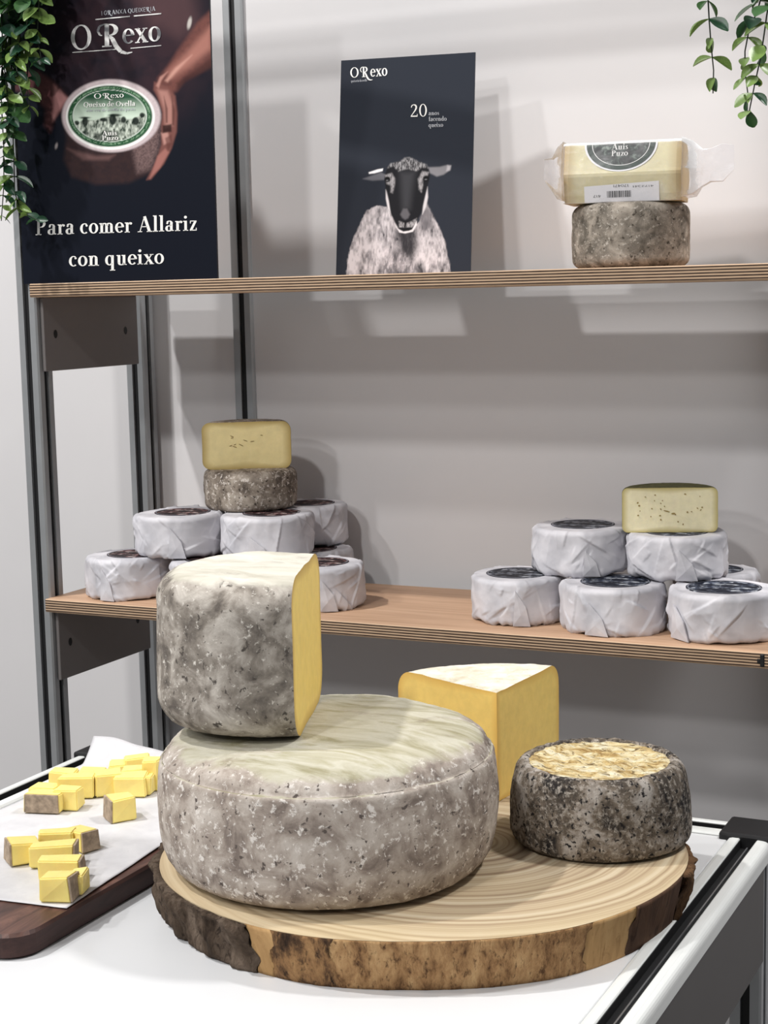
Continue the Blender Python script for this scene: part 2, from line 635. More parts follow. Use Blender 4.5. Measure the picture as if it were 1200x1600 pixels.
def cut_face(name, poly, frame, mat, parent, rings=9, wob=0.0, seed=1):
    """flat cut surface from a convex outline; attribute edge = metres from the rind (0..0.03)->0..1"""
    o, ax, ay = [np.array(v, float) for v in frame]
    nn = np.cross(ax, ay)
    P2 = np.array(poly)
    c = P2.mean(0)
    V, E = [], []
    n = len(P2)
    for r in range(rings + 1):
        s = 1 - (r / rings) ** 1.0 * (1 if r < rings else 1)
        s = 1 - r / (rings + 1.0)
        Q = c + (P2 - c) * s
        d = np.hypot(*(P2 - Q).T)
        for q, dd in zip(Q, d):
            V.append(o + ax * q[0] + ay * q[1])
            E.append(min(1.0, dd / 0.03))
    V.append(o + ax * c[0] + ay * c[1])
    E.append(1.0)
    V = np.array(V)
    if wob:
        wv = (fbm(V, 60, seed, 3) - 0.5) * wob
        V = V + nn * (wv * np.minimum(1, np.array(E) * 3))[:, None]
    faces = []
    for r in range(rings):
        for i in range(n):
            j = (i + 1) % n
            faces.append((r * n + i, r * n + j, (r + 1) * n + j, (r + 1) * n + i))
    b = rings * n
    for i in range(n):
        faces.append((b + i, b + (i + 1) % n, len(V) - 1))
    return obj(name, V, faces, mat, parent, smooth=True, attr=('edge', E))


def ring_disc(name, r0, r1, z, mat, parent, seg=48, th=0.0006, sx=1.0, cx=0, cy=0):
    """thin raised annulus or disc"""
    V, Fc = [], []
    for rr, zz in ((r0, z), (r0, z + th), (r1, z + th), (r1, z)):
        for i in range(seg):
            a = 2 * PI * i / seg
            V.append((cx + rr * math.cos(a) * sx, cy + rr * math.sin(a), zz))
    for k in range(3):
        for i in range(seg):
            j = (i + 1) % seg
            Fc.append((k * seg + i, k * seg + j, (k + 1) * seg + j, (k + 1) * seg + i))
    return obj(name, V, Fc, mat, parent)


# ------------------------------------------------------------------ the setting
YW = 2.082
ZS_UP, ZS_LO, ZS_TOP = 1.457, 1.0285, 1.915      # shelf undersides
PLY = 0.018
YF, YB = 1.780, 2.036                             # shelf front and back edges
XL, XR = -1.384, -0.400
floor = struct(box('floor', -4.5, 2.5, -1.0, 2.3, -0.02, 0.0, 'floor_carpet'))
wall = struct(box('wall_back', -4.5, 2.5, YW, YW + 0.04, 0.0, 2.6, 'wall_panel'))


def square_post(name, x0, y0, s, z0, z1, mat, parent, groove=0.0095, depth=0.006, lip=0.0012):
    """square extrusion with a slot in each face"""
    c = s / 2
    g = groove / 2
    q = []
    b = 0.0022
    side = [(-c + b, -c), (-g, -c), (-g, -c + depth), (g, -c + depth), (g, -c), (c - b, -c)]
    for k in range(4):
        a = k * PI / 2
        for x, y in side:
            q.append((x0 + c + x * math.cos(a) - y * math.sin(a), y0 + c + x * math.sin(a) + y * math.cos(a)))
    post = extrude_poly(name, q, 'z', z0, z1, mat, parent)
    for k, nm in enumerate(('slot_insert',) * 4):
        a = k * PI / 2
        pts = [(-g, -c + depth), (g, -c + depth), (g, -c + depth - 0.002), (-g, -c + depth - 0.002)]
        r = [(x0 + c + x * math.cos(a) - y * math.sin(a), y0 + c + x * math.sin(a) + y * math.cos(a)) for x, y in pts]
        extrude_poly(nm, r, 'z', z0 + 0.0005, z1 - 0.0005, 'groove_dark', post)
    return post


tr1 = struct(square_post('trim_1', -1.2485, YW - 0.007, 0.033, 0.0, 2.55, 'aluminium', None))

# ------------------------------------------------------------------ shelving unit
unit = thing('shelving_unit', (0, 0, 0), 'grey aluminium shelving unit with plywood shelves standing against the white wall', 'shelf')
for px in (XL - 0.032, XR + 0.014):
    for py in (1.791, 2.041):
        square_post('post', px, py, 0.032, 0.0, 2.0, 'aluminium', unit)


def shelf_board(zu):
    """plywood board notched round the posts: faces in birch, edges striped"""
    x0, x1, y0, y1 = XL - 0.001, XR + 0.0135, YF, YB
    bm = bmesh.new()
    out = [(x0, y0), (x1, y0), (x1, y1), (x0, y1)]
    lo = [bm.verts.new((x, y, 0)) for x, y in out]
    hi = [bm.verts.new((x, y, PLY)) for x, y in out]
    bm.faces.new(lo)
    bm.faces.new(hi)
    for i in range(4):
        j = (i + 1) % 4
        bm.faces.new((lo[i], lo[j], hi[j], hi[i]))
    bmesh.ops.bevel(bm, geom=list(bm.edges), offset=0.0012, segments=1, affect='EDGES')
    bmesh.ops.recalc_face_normals(bm, faces=bm.faces)
    fm = [0 if abs(f.normal.z) > 0.9 else 1 for f in bm.faces]
    o = from_bm('shelf_board', bm, 'plywood_face', unit, loc=(0, 0, zu))
    o.data.materials.append(MATS['plywood_edge'])
    o.data.polygons.foreach_set('material_index', fm)
    return o


boards = [shelf_board(z) for z in (ZS_LO, ZS_UP)]
box('top_rail', XL, XR + 0.014, 1.797, 1.817, ZS_TOP, ZS_TOP + 0.06, 'aluminium', unit, 0.002, 1)
for zu in (ZS_LO, ZS_UP):
    for xb in (XL + 0.0005, XR + 0.0085):
        br = box('side_bracket', xb, xb + 0.005, 1.799, 2.022, zu - 0.100, zu, 'bracket_grey', unit, 0.001, 1)
        for yh in (1.824, 1.990):
            sgn = 1 if xb < -1 else -1
            xf = xb + 0.005 if sgn > 0 else xb
            V, Fc = [(0, 0, 0)], []
            for i in range(16):
                a = 2 * PI * i / 16
                V.append((0, 0.0042 * math.cos(a), 0.0058 * math.sin(a)))
                Fc.append((0, i + 1, (i + 1) % 16 + 1))
            obj('screw_hole', [(xf + sgn * 0.0004, yh + v[1], zu - 0.050 + v[2]) for v in V], Fc, 'hole_black', br)
# dark block standing in for a stain at the lower board's free end
cl = box('stain_block', XR - 0.0035, XR + 0.0018, YF - 0.0012, YF + 0.020, ZS_LO + 0.002, ZS_LO + PLY - 0.0012, 'cap_black', unit, 0.0015)
box('stain_tooth', XR - 0.0065, XR - 0.003, YF - 0.001, YF + 0.004, ZS_LO + 0.006, ZS_LO + 0.011, 'cap_black', cl, 0.0006)

# ------------------------------------------------------------------ counter
CX0, CX1, CY0, CY1, ZT = -1.187, -0.343, 0.86, 1.622, 0.900
ctr = thing('display_counter', (0, 0, 0), 'white display counter with grooved rails and black corner caps in front of the shelves', 'counter')
RW = 0.0445
box('counter_top', CX0 + RW, CX1 - RW, CY0 + RW, CY1 - RW, ZT - 0.014, ZT, 'counter_white', ctr, 0.0008, 1)


def rail_profile(w):
    """across the rail from the inner (0) to the outer side (w); height relative to counter top"""
    P = [(0.0012, -0.014), (0.0012, 0.0005), (0.003, 0.0026), (0.006, 0.0034), (0.0125, 0.0034), (0.0135, 0.0024), (0.0135, -0.008),
         (0.0300, -0.008), (0.0300, 0.0026), (0.0312, 0.0036), (0.0370, 0.0034)]
    for i in range(7):
        a = PI / 2 * (1 - i / 6)
        P.append((w - 0.0075 + 0.0075 * math.cos(a), -0.0042 + 0.0075 * math.sin(a)))
    P += [(w, -0.014)]
    return P


def rail(kind, a0, a1):
    P = rail_profile(RW)
    if kind == 'R':
        q, ax = [(CX1 - RW + x, ZT + z) for x, z in P], 'y'
    elif kind == 'L':
        q, ax = [(CX0 + RW - x, ZT + z) for x, z in P], 'y'
    elif kind == 'B':
        q, ax = [(CY1 - RW + x, ZT + z) for x, z in P], 'x'
    else:
        q, ax = [(CY0 + RW - x, ZT + z) for x, z in P], 'x'
    o = extrude_poly('rail', q, ax, a0, a1, 'rail_white', ctr)
    # dark floor and walls of the groove, thin bright bead in it
    g = [(0.01352, -0.0079), (0.02998, -0.0079), (0.02998, 0.0018), (0.0293, 0.0018), (0.0293, -0.0066), (0.0142, -0.0066), (0.0142, 0.0018), (0.01352, 0.0018)]
    b = [(0.0205, -0.0065), (0.0219, -0.0065), (0.0219, -0.0050), (0.0205, -0.0050)]
    for nm, pl, mt in (('groove_liner', g, 'groove_dark'), ('groove_bead', b, 'chrome_line')):
        if kind == 'R':
            qq = [(CX1 - RW + x, ZT + z) for x, z in pl]
        elif kind == 'L':
            qq = [(CX0 + RW - x, ZT + z) for x, z in pl]
        elif kind == 'B':
            qq = [(CY1 - RW + x, ZT + z) for x, z in pl]
        else:
            qq = [(CY0 + RW - x, ZT + z) for x, z in pl]
        extrude_poly(nm, qq, ax, a0 + 0.001, a1 - 0.001, mt, o)
    return o


CAPD = 0.053
rail('R', CY0 + CAPD, CY1 - CAPD)
rail('L', CY0 + CAPD, CY1 - CAPD)
rail('B', CX0 + CAPD, CX1 - CAPD)
rail('F', CX0 + CAPD, CX1 - CAPD)
for sx, cx in ((1, CX0), (-1, CX1)):
    for sy, cy in ((1, CY0), (-1, CY1)):
        x0, x1 = sorted((cx - sx * 0.003, cx + sx * CAPD))
        y0, y1 = sorted((cy - sy * 0.003, cy + sy * CAPD))
        box('corner_cap', x0, x1, y0, y1, ZT - 0.016, ZT + 0.0075, 'cap_black', ctr, 0.003, 2)
        lx = cx + sx * 0.004 if sx > 0 else cx - 0.036
        ly = cy + sy * 0.020 if sy > 0 else cy - 0.074
        square_post('leg', lx, ly, 0.032, 0.0, ZT - 0.0165, 'aluminium', ctr)
for xa in (CX0 + 0.001, CX1 - 0.004):
    box('side_panel', xa, xa + 0.003, CY0 + 0.06, CY1 - 0.078, ZT - 0.111, ZT - 0.0145, 'panel_dark', ctr, 0.0006, 1)
for ya in (CY0 + 0.034, CY1 - 0.060):
    box('cross_panel', CX0 + 0.038, CX1 - 0.038, ya, ya + 0.004, ZT - 0.111, ZT - 0.0165, 'panel_dark', ctr, 0.0006, 1)

# ------------------------------------------------------------------ wood slab
SCX, SCY, ST = -0.6105, 1.3250, 0.045
SZ = ZT + ST
slab = thing('wood_slab', (SCX, SCY, ZT), 'round slice of tree trunk with bark edge on the white counter', 'wood slab')


def slab_r(a, top):
    r = (0.2365 if top else 0.2270) + 0.004 * math.sin(2 * a + 0.6) + 0.003 * math.sin(3 * a + 2.0) + 0.0012 * math.sin(7 * a)
    return r


def slab_disc():
    n, rings = 180, 26
    V, Fc = [], []
    for k in range(rings + 1):
        for i in range(n):
            a = 2 * PI * i / n
            r = slab_r(a, True) * k / rings if k else 0.0005
            z = ST
            if k == rings:
                r -= 0.0008
                z -= 0.0008
            V.append((r * math.cos(a), r * math.sin(a), z))
    for k in range(rings):
        for i in range(n):
            j = (i + 1) % n
            Fc.append((k * n + i, (k + 1) * n + i, (k + 1) * n + j, k * n + j))
    b0 = rings * n
    for s in (0.5, 0.0):
        st = len(V)
        for i in range(n):
            a = 2 * PI * i / n
            r = slab_r(a, True) * s + slab_r(a, False) * (1 - s)
            V.append((r * math.cos(a), r * math.sin(a), ST * s * 0.98))
        for i in range(n):
            j = (i + 1) % n
            Fc.append((b0 + i, st + i, st + j, b0 + j))
        b0 = st
    Fc.append(tuple(b0 + n - 1 - i for i in range(n)))
    return obj('wood_disc', V, Fc, 'slab_wood', slab)


slab_disc()


def bark_piece(name, d0, d1, mat, thick, rough, seed, vert=1.0):
    n = max(8, int((d1 - d0) * 1.6))
    m = 14
    V, Fc = [], []
    base = []
    for i in range(n + 1):
        a = math.radians(d0 + (d1 - d0) * i / n)
        for j in range(m + 1):
            s = j / m
            base.append((a, s, i, j))
    dirs = np.array([(math.cos(a) * 0.23, math.sin(a) * 0.23, s * ST * vert) for a, s, _, _ in base])
    nz = fbm(dirs, 55, seed, 4)
    nz2 = fbm(dirs * np.array([1, 1, 0.35]), 110, seed + 9, 3)
    edgew = fbm(dirs, 90, seed + 5, 3)
    for (a, s, i, j), q, q2, ew in zip(base, nz, nz2, edgew):
        r = slab_r(a, True) * s + slab_r(a, False) * (1 - s)
        t = thick * (0.35 + 1.0 * q) + rough * ((q - 0.5) * 1.4 + (q2 - 0.5) * 1.6)
        if i in (0, n):
            dj = d0 if i == 0 else d1
            a += math.radians(1.6) * (math.sin(dj * 3.1 + s * 5.0) * 0.6 + math.sin(dj * 7.7 + s * 13.0) * 0.4)
        fade = min(1.0, i / 1.5, (n - i) / 1.5)
        t = max(0.0006, t) * (0.25 + 0.75 * fade)
        if j in (0, m):
            t *= 0.75
        rad = r + t
        z = s * (ST - 0.0012) + 0.0002
        if j == m:
            z -= rough * 0.5 * ew
        V.append((rad * math.cos(a), rad * math.sin(a), z))
    w1 = m + 1
    for i in range(n):
        for j in range(m):
            Fc.append((i * w1 + j, (i + 1) * w1 + j, (i + 1) * w1 + j + 1, i * w1 + j + 1))
    # inner edge rows so that the piece is solid against the wood
    st = len(V)
    for (a, s, i, j) in base:
        if j in (0, m):
            r = (slab_r(a, True) if j else slab_r(a, False)) - 0.003
            V.append((r * math.cos(a), r * math.sin(a), s * (ST - 0.0016) + 0.0004))
    for i in range(n):
        Fc.append((i * w1, st + 2 * i, st + 2 * i + 2, (i + 1) * w1))
        Fc.append((i * w1 + m, (i + 1) * w1 + m, st + 2 * i + 3, st + 2 * i + 1))
        Fc.append((st + 2 * i, st + 2 * i + 1, st + 2 * i + 3, st + 2 * i + 2))
    for i in (0, n):
        loop = [i * w1 + j for j in range(m + 1)] + [st + 2 * i + 1, st + 2 * i]
        Fc.append(tuple(loop if i else loop[::-1]))
    return obj(name, V, Fc, mat, slab, smooth=True)


bark_piece('bark', 195, 257.5, 'bark_dark', 0.0065, 0.0075, 3)['label'] = 'thick grey-brown ridged bark'
bark_piece('bark', 3, 195, 'bark_brown', 0.0060, 0.0070, 21)['label'] = 'thick dark brown bark'
bark_piece('inner_bark', 262.5, 276, 'inner_bark_burnt', 0.0014, 0.0012, 33)['label'] = 'dark blotched inner bark'
bark_piece('inner_bark', 276, 329, 'inner_bark', 0.0014, 0.0014, 41)['label'] = 'tan speckled inner bark'
bark_piece('bare_strip', 257.5, 262.5, 'sapwood', 0.0008, 0.0002, 51)
bark_piece('bare_strip', 329, 341.5, 'sapwood', 0.0008, 0.0002, 61)
bark_piece('inner_bark', 341.5, 363, 'cambium', 0.0016, 0.0005, 71)['label'] = 'smooth dark reddish inner bark'

# ------------------------------------------------------------------ cheeses on the slab


def rind_disp(seed, fine=0.0012, big=0.003, sc=70):
    def d(P, N):
        return (fbm(P, sc, seed, 4) - 0.5) * 2 * fine + (fbm(P, 14, seed + 50, 2) - 0.5) * 2 * big
    return d


def smooth_prof(pts, n=3):
    """Chaikin smoothing of an open outline"""
    p = [np.array(x, float) for x in pts]
    for _ in range(n):
        q = [p[0]]
        for a, b in zip(p[:-1], p[1:]):
            q += [a * 0.75 + b * 0.25, a * 0.25 + b * 0.75]
        q.append(p[-1])
        p = q
    return [tuple(x) for x in p]


# big wheel: rounded foot, pressed rim below a gently domed top
WX, WY, WR, WH = -0.672, 1.2553, 0.1515, 0.1275
wheel = thing('whole_cheese', (WX, WY, SZ), 'largest whole beige cheese wheel lying on the wood slab', 'cheese')
pr = smooth_prof([(0, 0.0), (0.06, 0), (WR - 0.035, 0.0), (WR - 0.010, 0.006), (WR - 0.0015, 0.032), (WR + 0.0015, 0.060), (WR, 0.088), (WR - 0.003, 0.1035)], 2)
pr += smooth_prof([(WR - 0.0035, 0.1045), (WR - 0.0065, 0.1062), (WR - 0.012, 0.115), (WR - 0.030, 0.1225), (0.07, WH - 0.001), (0, WH)], 2)


def wheel_disp(P, N):
    d = rind_disp(5, 0.0010, 0.0026, 80)(P, N)
    a = np.arctan2(P[:, 1], P[:, 0])
    z = P[:, 2] - 0.1045 - 0.0035 * (fbm(np.stack([np.cos(a), np.sin(a), a * 0], 1), 2.2, 8, 3) - 0.5)
    d = d - 0.0016 * np.exp(-(z / 0.0018) ** 2) + 0.0005 * np.exp(-((z + 0.004) / 0.003) ** 2)
    d = np.where(P[:, 2] < 0.004, np.minimum(d, 0) * 0 , d)
    return d


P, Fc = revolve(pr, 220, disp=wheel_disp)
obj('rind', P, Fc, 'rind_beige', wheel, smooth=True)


def chord_wheel(name, loc, R, H, rb, rt, s, nang, rmat, pmat, label, group=None, seed=1, disp=None, bulge=0.0, dome=0.0, wob=0.0012, seg=120, cat='cheese'):
    """wheel cut by an upright plane at distance s from its axis; nang = direction of the removed side"""
    t = thing(name, loc, label, cat, group)
    prof = profile(R, H, rb, rt, 14, 8, 8, bulge, dome)
    P, Fc = revolve(prof, seg, disp=disp or rind_disp(seed))
    bm = bmesh.new()
    vs = [bm.verts.new(p) for p in P]
    for f in Fc:
        try:
            bm.faces.new([vs[i] for i in f])
        except ValueError:
            pass
    bmesh.ops.remove_doubles(bm, verts=bm.verts, dist=1e-6)
    nd = Vector((math.cos(nang), math.sin(nang), 0))
    bmesh.ops.bisect_plane(bm, geom=bm.verts[:] + bm.edges[:] + bm.faces[:], plane_co=nd * s, plane_no=nd, clear_outer=True)
    # outline of the cut, taken from the bisected rind itself
    ax = Vector((-nd.y, nd.x, 0))
    cut = [v for v in bm.verts if abs(v.co.dot(nd) - s) < 1e-5]
    pts = [(v.co.dot(ax), v.co.z) for v in cut]
    c0 = np.mean(pts, 0)
    pts.sort(key=lambda p: math.atan2(p[1] - c0[1], p[0] - c0[0]))
    from_bm('rind', bm, rmat, t, smooth=True)
    cut_face('cut_face', pts, (np.array(nd) * s, np.array(ax), (0, 0, 1)), pmat, t, 10, wob, seed)
    return t


# half wheel standing on top of the big wheel
HZ = SZ + WH
nd = (0.938, 0.345)
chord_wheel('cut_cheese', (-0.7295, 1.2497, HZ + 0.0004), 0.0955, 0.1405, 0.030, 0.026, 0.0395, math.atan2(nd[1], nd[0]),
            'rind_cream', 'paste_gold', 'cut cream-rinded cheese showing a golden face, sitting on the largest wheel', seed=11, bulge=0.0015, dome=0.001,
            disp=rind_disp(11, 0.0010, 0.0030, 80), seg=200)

# wedge behind, point towards the front
AX, AY, AH, AR = -0.5925, 1.4660, 0.1120, 0.148
wedge = thing('cheese_wedge', (AX, AY, SZ), 'golden wedge of cheese with white top rind standing behind the largest wheel', 'cheese')
wa0, wa1 = math.radians(85.5), math.radians(156.5)
wp = profile(AR, AH, 0.014, 0.020, 12, 14, 8, 0.001, 0.0)
P, Fc = revolve(wp, 70, wa0, wa1, rind_disp(23, 0.0009, 0.0012, 90))
side = [i for i in range(len(wp)) if True]
obj('rind', P, Fc, 'rind_white', wedge, smooth=True)
for a in (wa0, wa1):
    d = np.array([math.cos(a), math.sin(a), 0])
    n = 71
    idx = 0 if a == wa0 else 70
    poly = [(float(P[i * n + idx] @ d), float(P[i * n + idx][2])) for i in range(len(wp))]
    q = []
    for x, zz in poly:
        if not q or math.hypot(x - q[-1][0], zz - q[-1][1]) > 1e-5:
            q.append((x, zz))
    # straight apex edge, a few points
    for k in range(1, 8):
        q.append((0.0, AH * (1 - k / 8)))
    cut_face('cut_face', q, ((0, 0, 0), d, (0, 0, 1)), 'paste_yellow', wedge, 12, 0.001, 5 + idx)

# dark ash cheese
BX, BY, BR, BH = -0.4668, 1.4067, 0.0835, 0.0755
black = thing('ash_cheese', (BX, BY, SZ), 'dark mouldy whole cheese with straw-coloured sunken top on the wood slab', 'cheese')
pr = smooth_prof([(0, 0), (0.03, 0), (BR - 0.012, 0), (BR - 0.001, 0.004), (BR + 0.0012, 0.016), (BR, 0.045), (BR - 0.0045, 0.066), (BR - 0.010, BH - 0.001), (BR - 0.016, BH)], 2)
pr += [(BR - 0.018, BH - 0.0006), (BR - 0.0195, BH - 0.0025), (BR - 0.0205, BH - 0.0035)]
P, Fc = revolve(pr, 200, disp=lambda P, N: np.where(P[:, 2] < 0.003, 0, rind_disp(31, 0.0016, 0.0016, 110)(P, N)))
obj('rind', P, Fc, 'rind_black', black, smooth=True)
cp = [(BR - 0.018, BH - 0.004)] + [((BR - 0.0185) * (1 - i / 22), BH - 0.0035 + 0.0012 * math.sin(i)) for i in range(0, 23)]
P, Fc = revolve(cp, 160, disp=lambda P, N: (fbm(P * np.array([0.6, 1.5, 1]), 150, 37, 4) - 0.45) * 0.006)
obj('crust_top', P, Fc, 'crust_straw', black, smooth=True)

# ------------------------------------------------------------------ paper-wrapped cheeses


def crumple(seed, R, H):
    """wrapping paper: straight one-sided folds laid over the unrolled side, pleats round the rim, skirt at the foot"""
    rnd = np.random.RandomState(seed)
    folds = []
    for i in range(58):
        big = i < 20
        folds.append((rnd.uniform(-PI, PI), rnd.uniform(0, H), rnd.uniform(-1.25, 1.25) + (PI / 2 if rnd.rand() < 0.75 else 0), rnd.uniform(0.006, 0.022) if big else rnd.uniform(0.003, 0.009),
                      rnd.uniform(0.0013, 0.0032) if big else rnd.uniform(0.0006, 0.0018), rnd.uniform(0.018, 0.05) if big else rnd.uniform(0.006, 0.018), rnd.choice((-1, 1))))

    def d(P, N):
        z = P[:, 2]
        rad = np.hypot(P[:, 0], P[:, 1])
        ang = np.arctan2(P[:, 1], P[:, 0])
        zz = z + np.where(z > H - 0.001, np.maximum(0, R - 0.008 - rad), 0)
        r = np.zeros(len(P))
        for th, z0, tilt_, lam, a, ln, sg in folds:
            s_ = ((ang - th + PI) % (2 * PI) - PI) * R
            t_ = zz - z0
            al = s_ * math.cos(tilt_) + t_ * math.sin(tilt_)
            ac = (-s_ * math.sin(tilt_) + t_ * math.cos(tilt_)) * sg
            win = np.clip(1.4 - np.abs(al) / (ln * 0.7), 0, 1)
            r += a * win * np.where(ac > 0, np.exp(-ac / lam), np.exp(ac / 0.0005))
        r = np.minimum(r, 0.0035)
        r += (fbm(P, 28, seed, 2) - 0.5) * 0.003 - 0.0018
        foot_ = np.exp(-(z / 0.006) ** 2) * (rad > R - 0.014)
        sk = fbm(np.stack([np.cos(ang), np.sin(ang), ang * 0], 1), 5, seed + 20, 2)
        r += foot_ * (sk - 0.42) * 0.008
        flat = (z < 0.002) & (rad < R - 0.010)
        r = np.where(flat, 0, r)
        top = z > H - 0.0005
        r = np.where(top, np.where(rad < R * 0.68, -0.0015, np.minimum(r * 0.6, 0.0004) - 0.0006), r)
        return r
    return d


def wrapped(name, loc, R, H, seed, label, group, lmat, lx=0.0, ly=0.0, lr=0.62, rot=0.0):
    t = thing(name, loc, label, 'cheese', group, rot)
    R += 0.0016
    prof = profile(R, H, 0.008, 0.008, 30, 9, 8)
    P, Fc = revolve(prof, 300, disp=crumple(seed, R, H))
    obj('paper_wrap', P, Fc, 'wrap_paper', t, smooth=True)
    V = [(lx, ly, H - 0.0009)]
    n = 48
    for i in range(n):
        a = 2 * PI * i / n
        V.append((lx + R * lr * math.cos(a), ly + R * lr * math.sin(a), H - 0.0009))
    for i in range(n):
        a = 2 * PI * i / n
        V.append((lx + R * lr * math.cos(a), ly + R * lr * math.sin(a), H - 0.0022))
    Fc = [(0, i + 1, (i + 1) % n + 1) for i in range(n)] + [(i + 1, n + i + 1, n + (i + 1) % n + 1, (i + 1) % n + 1) for i in range(n)]
    lb = obj('round_label', V, Fc, lmat, t)
    ring_disc('label_border', R * lr * 0.93, R * lr * 0.965, H - 0.00085, 'label_rim', lb, th=0.0002, cx=lx, cy=ly)
    # a loose folded flap of paper on the side facing the room
    rnd = random.Random(seed)
    a0 = -PI / 2 + rnd.uniform(-0.9, 0.5) - rot
    V = []
    wdt, top = rnd.uniform(0.30, 0.5), rnd.uniform(0.55, 0.8)
    outline = [(a0, 0.002), (a0 + wdt, 0.001), (a0 + wdt * 0.75, H * top * 0.55), (a0 + wdt * 0.15, H * top)]
    for off in (0.0028, 0.0008):
        for a, z in outline:
            V.append(((R + off) * math.cos(a), (R + off) * math.sin(a), z))
    mids = [(a0 + wdt * 0.45, H * top * 0.35)]
    for off in (0.0034, 0.001):
        V.append(((R + off) * math.cos(mids[0][0]), (R + off) * math.sin(mids[0][0]), mids[0][1]))
    Fc = []
    for i in range(4):
        j = (i + 1) % 4
        Fc.append((i, j, 8))
        Fc.append((4 + j, 4 + i, 9))
        Fc.append((i, 4 + i, 4 + j, j))
    obj('paper_flap', V, Fc, 'wrap_paper', t)
    return t


ZLO = ZS_LO + PLY
GL, GR = 'paper-wrapped cheeses with maroon labels', 'paper-wrapped cheeses with navy labels'
CH = 0.0575
wrapped('wrapped_cheese', (-1.2934, 1.8520, ZLO), 0.0585, CH, 101, 'paper-wrapped cheese in the bottom row, nearest the grey shelf post, maroon label', GL, 'label_maroon', 0.005, 0.006)
wrapped('wrapped_cheese', (-1.1610, 1.8560, ZLO), 0.0575, CH, 102, 'paper-wrapped cheese in the bottom row, mostly hidden behind the cut cream-rinded cheese', GL, 'label_maroon')
wrapped('wrapped_cheese', (-1.0050, 1.8720, ZLO), 0.0580, CH, 103, 'paper-wrapped maroon-label cheese in the bottom row, on the bare-wood side of its stack', GL, 'label_maroon', 0.0, 0.004)
wrapped('wrapped_cheese', (-1.0750, 1.9780, ZLO), 0.0570, CH, 104, 'paper-wrapped cheese in the back row on the shelf, peeking out behind the maroon-label stack', GL, 'label_maroon')
wrapped('wrapped_cheese', (-1.2266, 1.8794, ZLO + CH), 0.0605, CH, 105, 'upper paper-wrapped cheese with maroon label, on the side of its stack near the post', GL, 'label_maroon', 0.004, 0.004)
wrapped('wrapped_cheese', (-1.1040, 1.9080, ZLO + CH), 0.0625, CH, 106, 'upper paper-wrapped cheese with maroon label directly in front of the grey wheel', GL, 'label_maroon', 0.006, 0.004)
wrapped('wrapped_cheese', (-1.0950, 2.0180 + 0.004, ZLO + CH), 0.0505, CH, 107, 'paper-wrapped cheese hidden behind the grey wheel, against the wall', GL, 'label_maroon')
wrapped('wrapped_cheese', (-0.7267, 1.8749, ZLO), 0.0580, CH, 111, 'paper-wrapped cheese with slate label at the bare-wood end of the bottom row', GR, 'label_slate', -0.002, 0.004, 0.66)
wrapped('wrapped_cheese', (-0.5984, 1.8610, ZLO), 0.0618, CH, 112, 'middle paper-wrapped cheese of the bottom row, under the two upper navy-label cheeses', GR, 'label_navy', 0.002, 0.0, 0.66)
wrapped('wrapped_cheese', (-0.4650, 1.8620, ZLO), 0.0628, CH, 113, 'paper-wrapped cheese showing its whole navy label, near the free end of the shelf', GR, 'label_navy', 0.0, 0.0, 0.68)
wrapped('wrapped_cheese', (-0.5050, 1.9830, ZLO), 0.0520, CH, 114, 'paper-wrapped cheese in the back row behind the whole navy label one', GR, 'label_navy')
wrapped('wrapped_cheese', (-0.6600, 1.9220, ZLO + CH), 0.0605, CH, 115, 'upper paper-wrapped cheese with an open slate label and nothing on top', GR, 'label_slate', 0.0, 0.006, 0.64)
wrapped('wrapped_cheese', (-0.5400, 1.9290, ZLO + CH), 0.0600, CH - 0.004, 116, 'upper paper-wrapped cheese carrying the ivory half cheese', GR, 'label_navy')

# grey wheel and straw half cheese on the maroon stack
p = onY(391.5, 760, 1.955)
zg = ZLO + 2 * CH
gw = thing('grey_cheese', (p[0], 1.955, zg - 0.001), 'small whole grey-rinded cheese on the maroon-label stack under a straw half cheese', 'cheese')
pr = profile(0.0635, 0.0545, 0.009, 0.010, 12, 8, 7, 0.001)
P, Fc = revolve(pr, 150, disp=lambda P, N: np.where(P[:, 2] < 0.001, 0, rind_disp(61, 0.0012, 0.0012, 120)(P, N)))
obj('rind', P, Fc, 'rind_grey', gw, smooth=True)
va = math.atan2(-p[1] * 0 - 1.955, -p[0])       # towards the viewer's side of the room
p2 = onY(385, 692, 1.945)
half_l_a = va - 0.06
half_l = chord_wheel('half_cheese', (p2[0], 1.945, zg + 0.0535), 0.0615, 0.0655, 0.012, 0.012, 0.004, va - 0.06, 'rind_grey', 'paste_straw',
            'half cheese with straw-yellow cut face on top of the small grey wheel', seed=71, disp=rind_disp(71, 0.0005, 0.0006, 100), wob=0.0008, seg=110)
p3 = onY(1045, 788, 1.915)
va = math.atan2(-1.915, -p3[0])
half_r_a = va + 0.05
half_r = chord_wheel('half_cheese', (p3[0], 1.915 + 0.004, ZLO + 2 * CH - 0.0048), 0.0575, 0.0545, 0.007, 0.007, 0.004, va + 0.05, 'rind_green', 'paste_ivory',
            'ivory half cheese with olive rind and small holes on the navy-label stack', seed=81, disp=rind_disp(81, 0.0004, 0.0005, 100), wob=0.0008, seg=110)



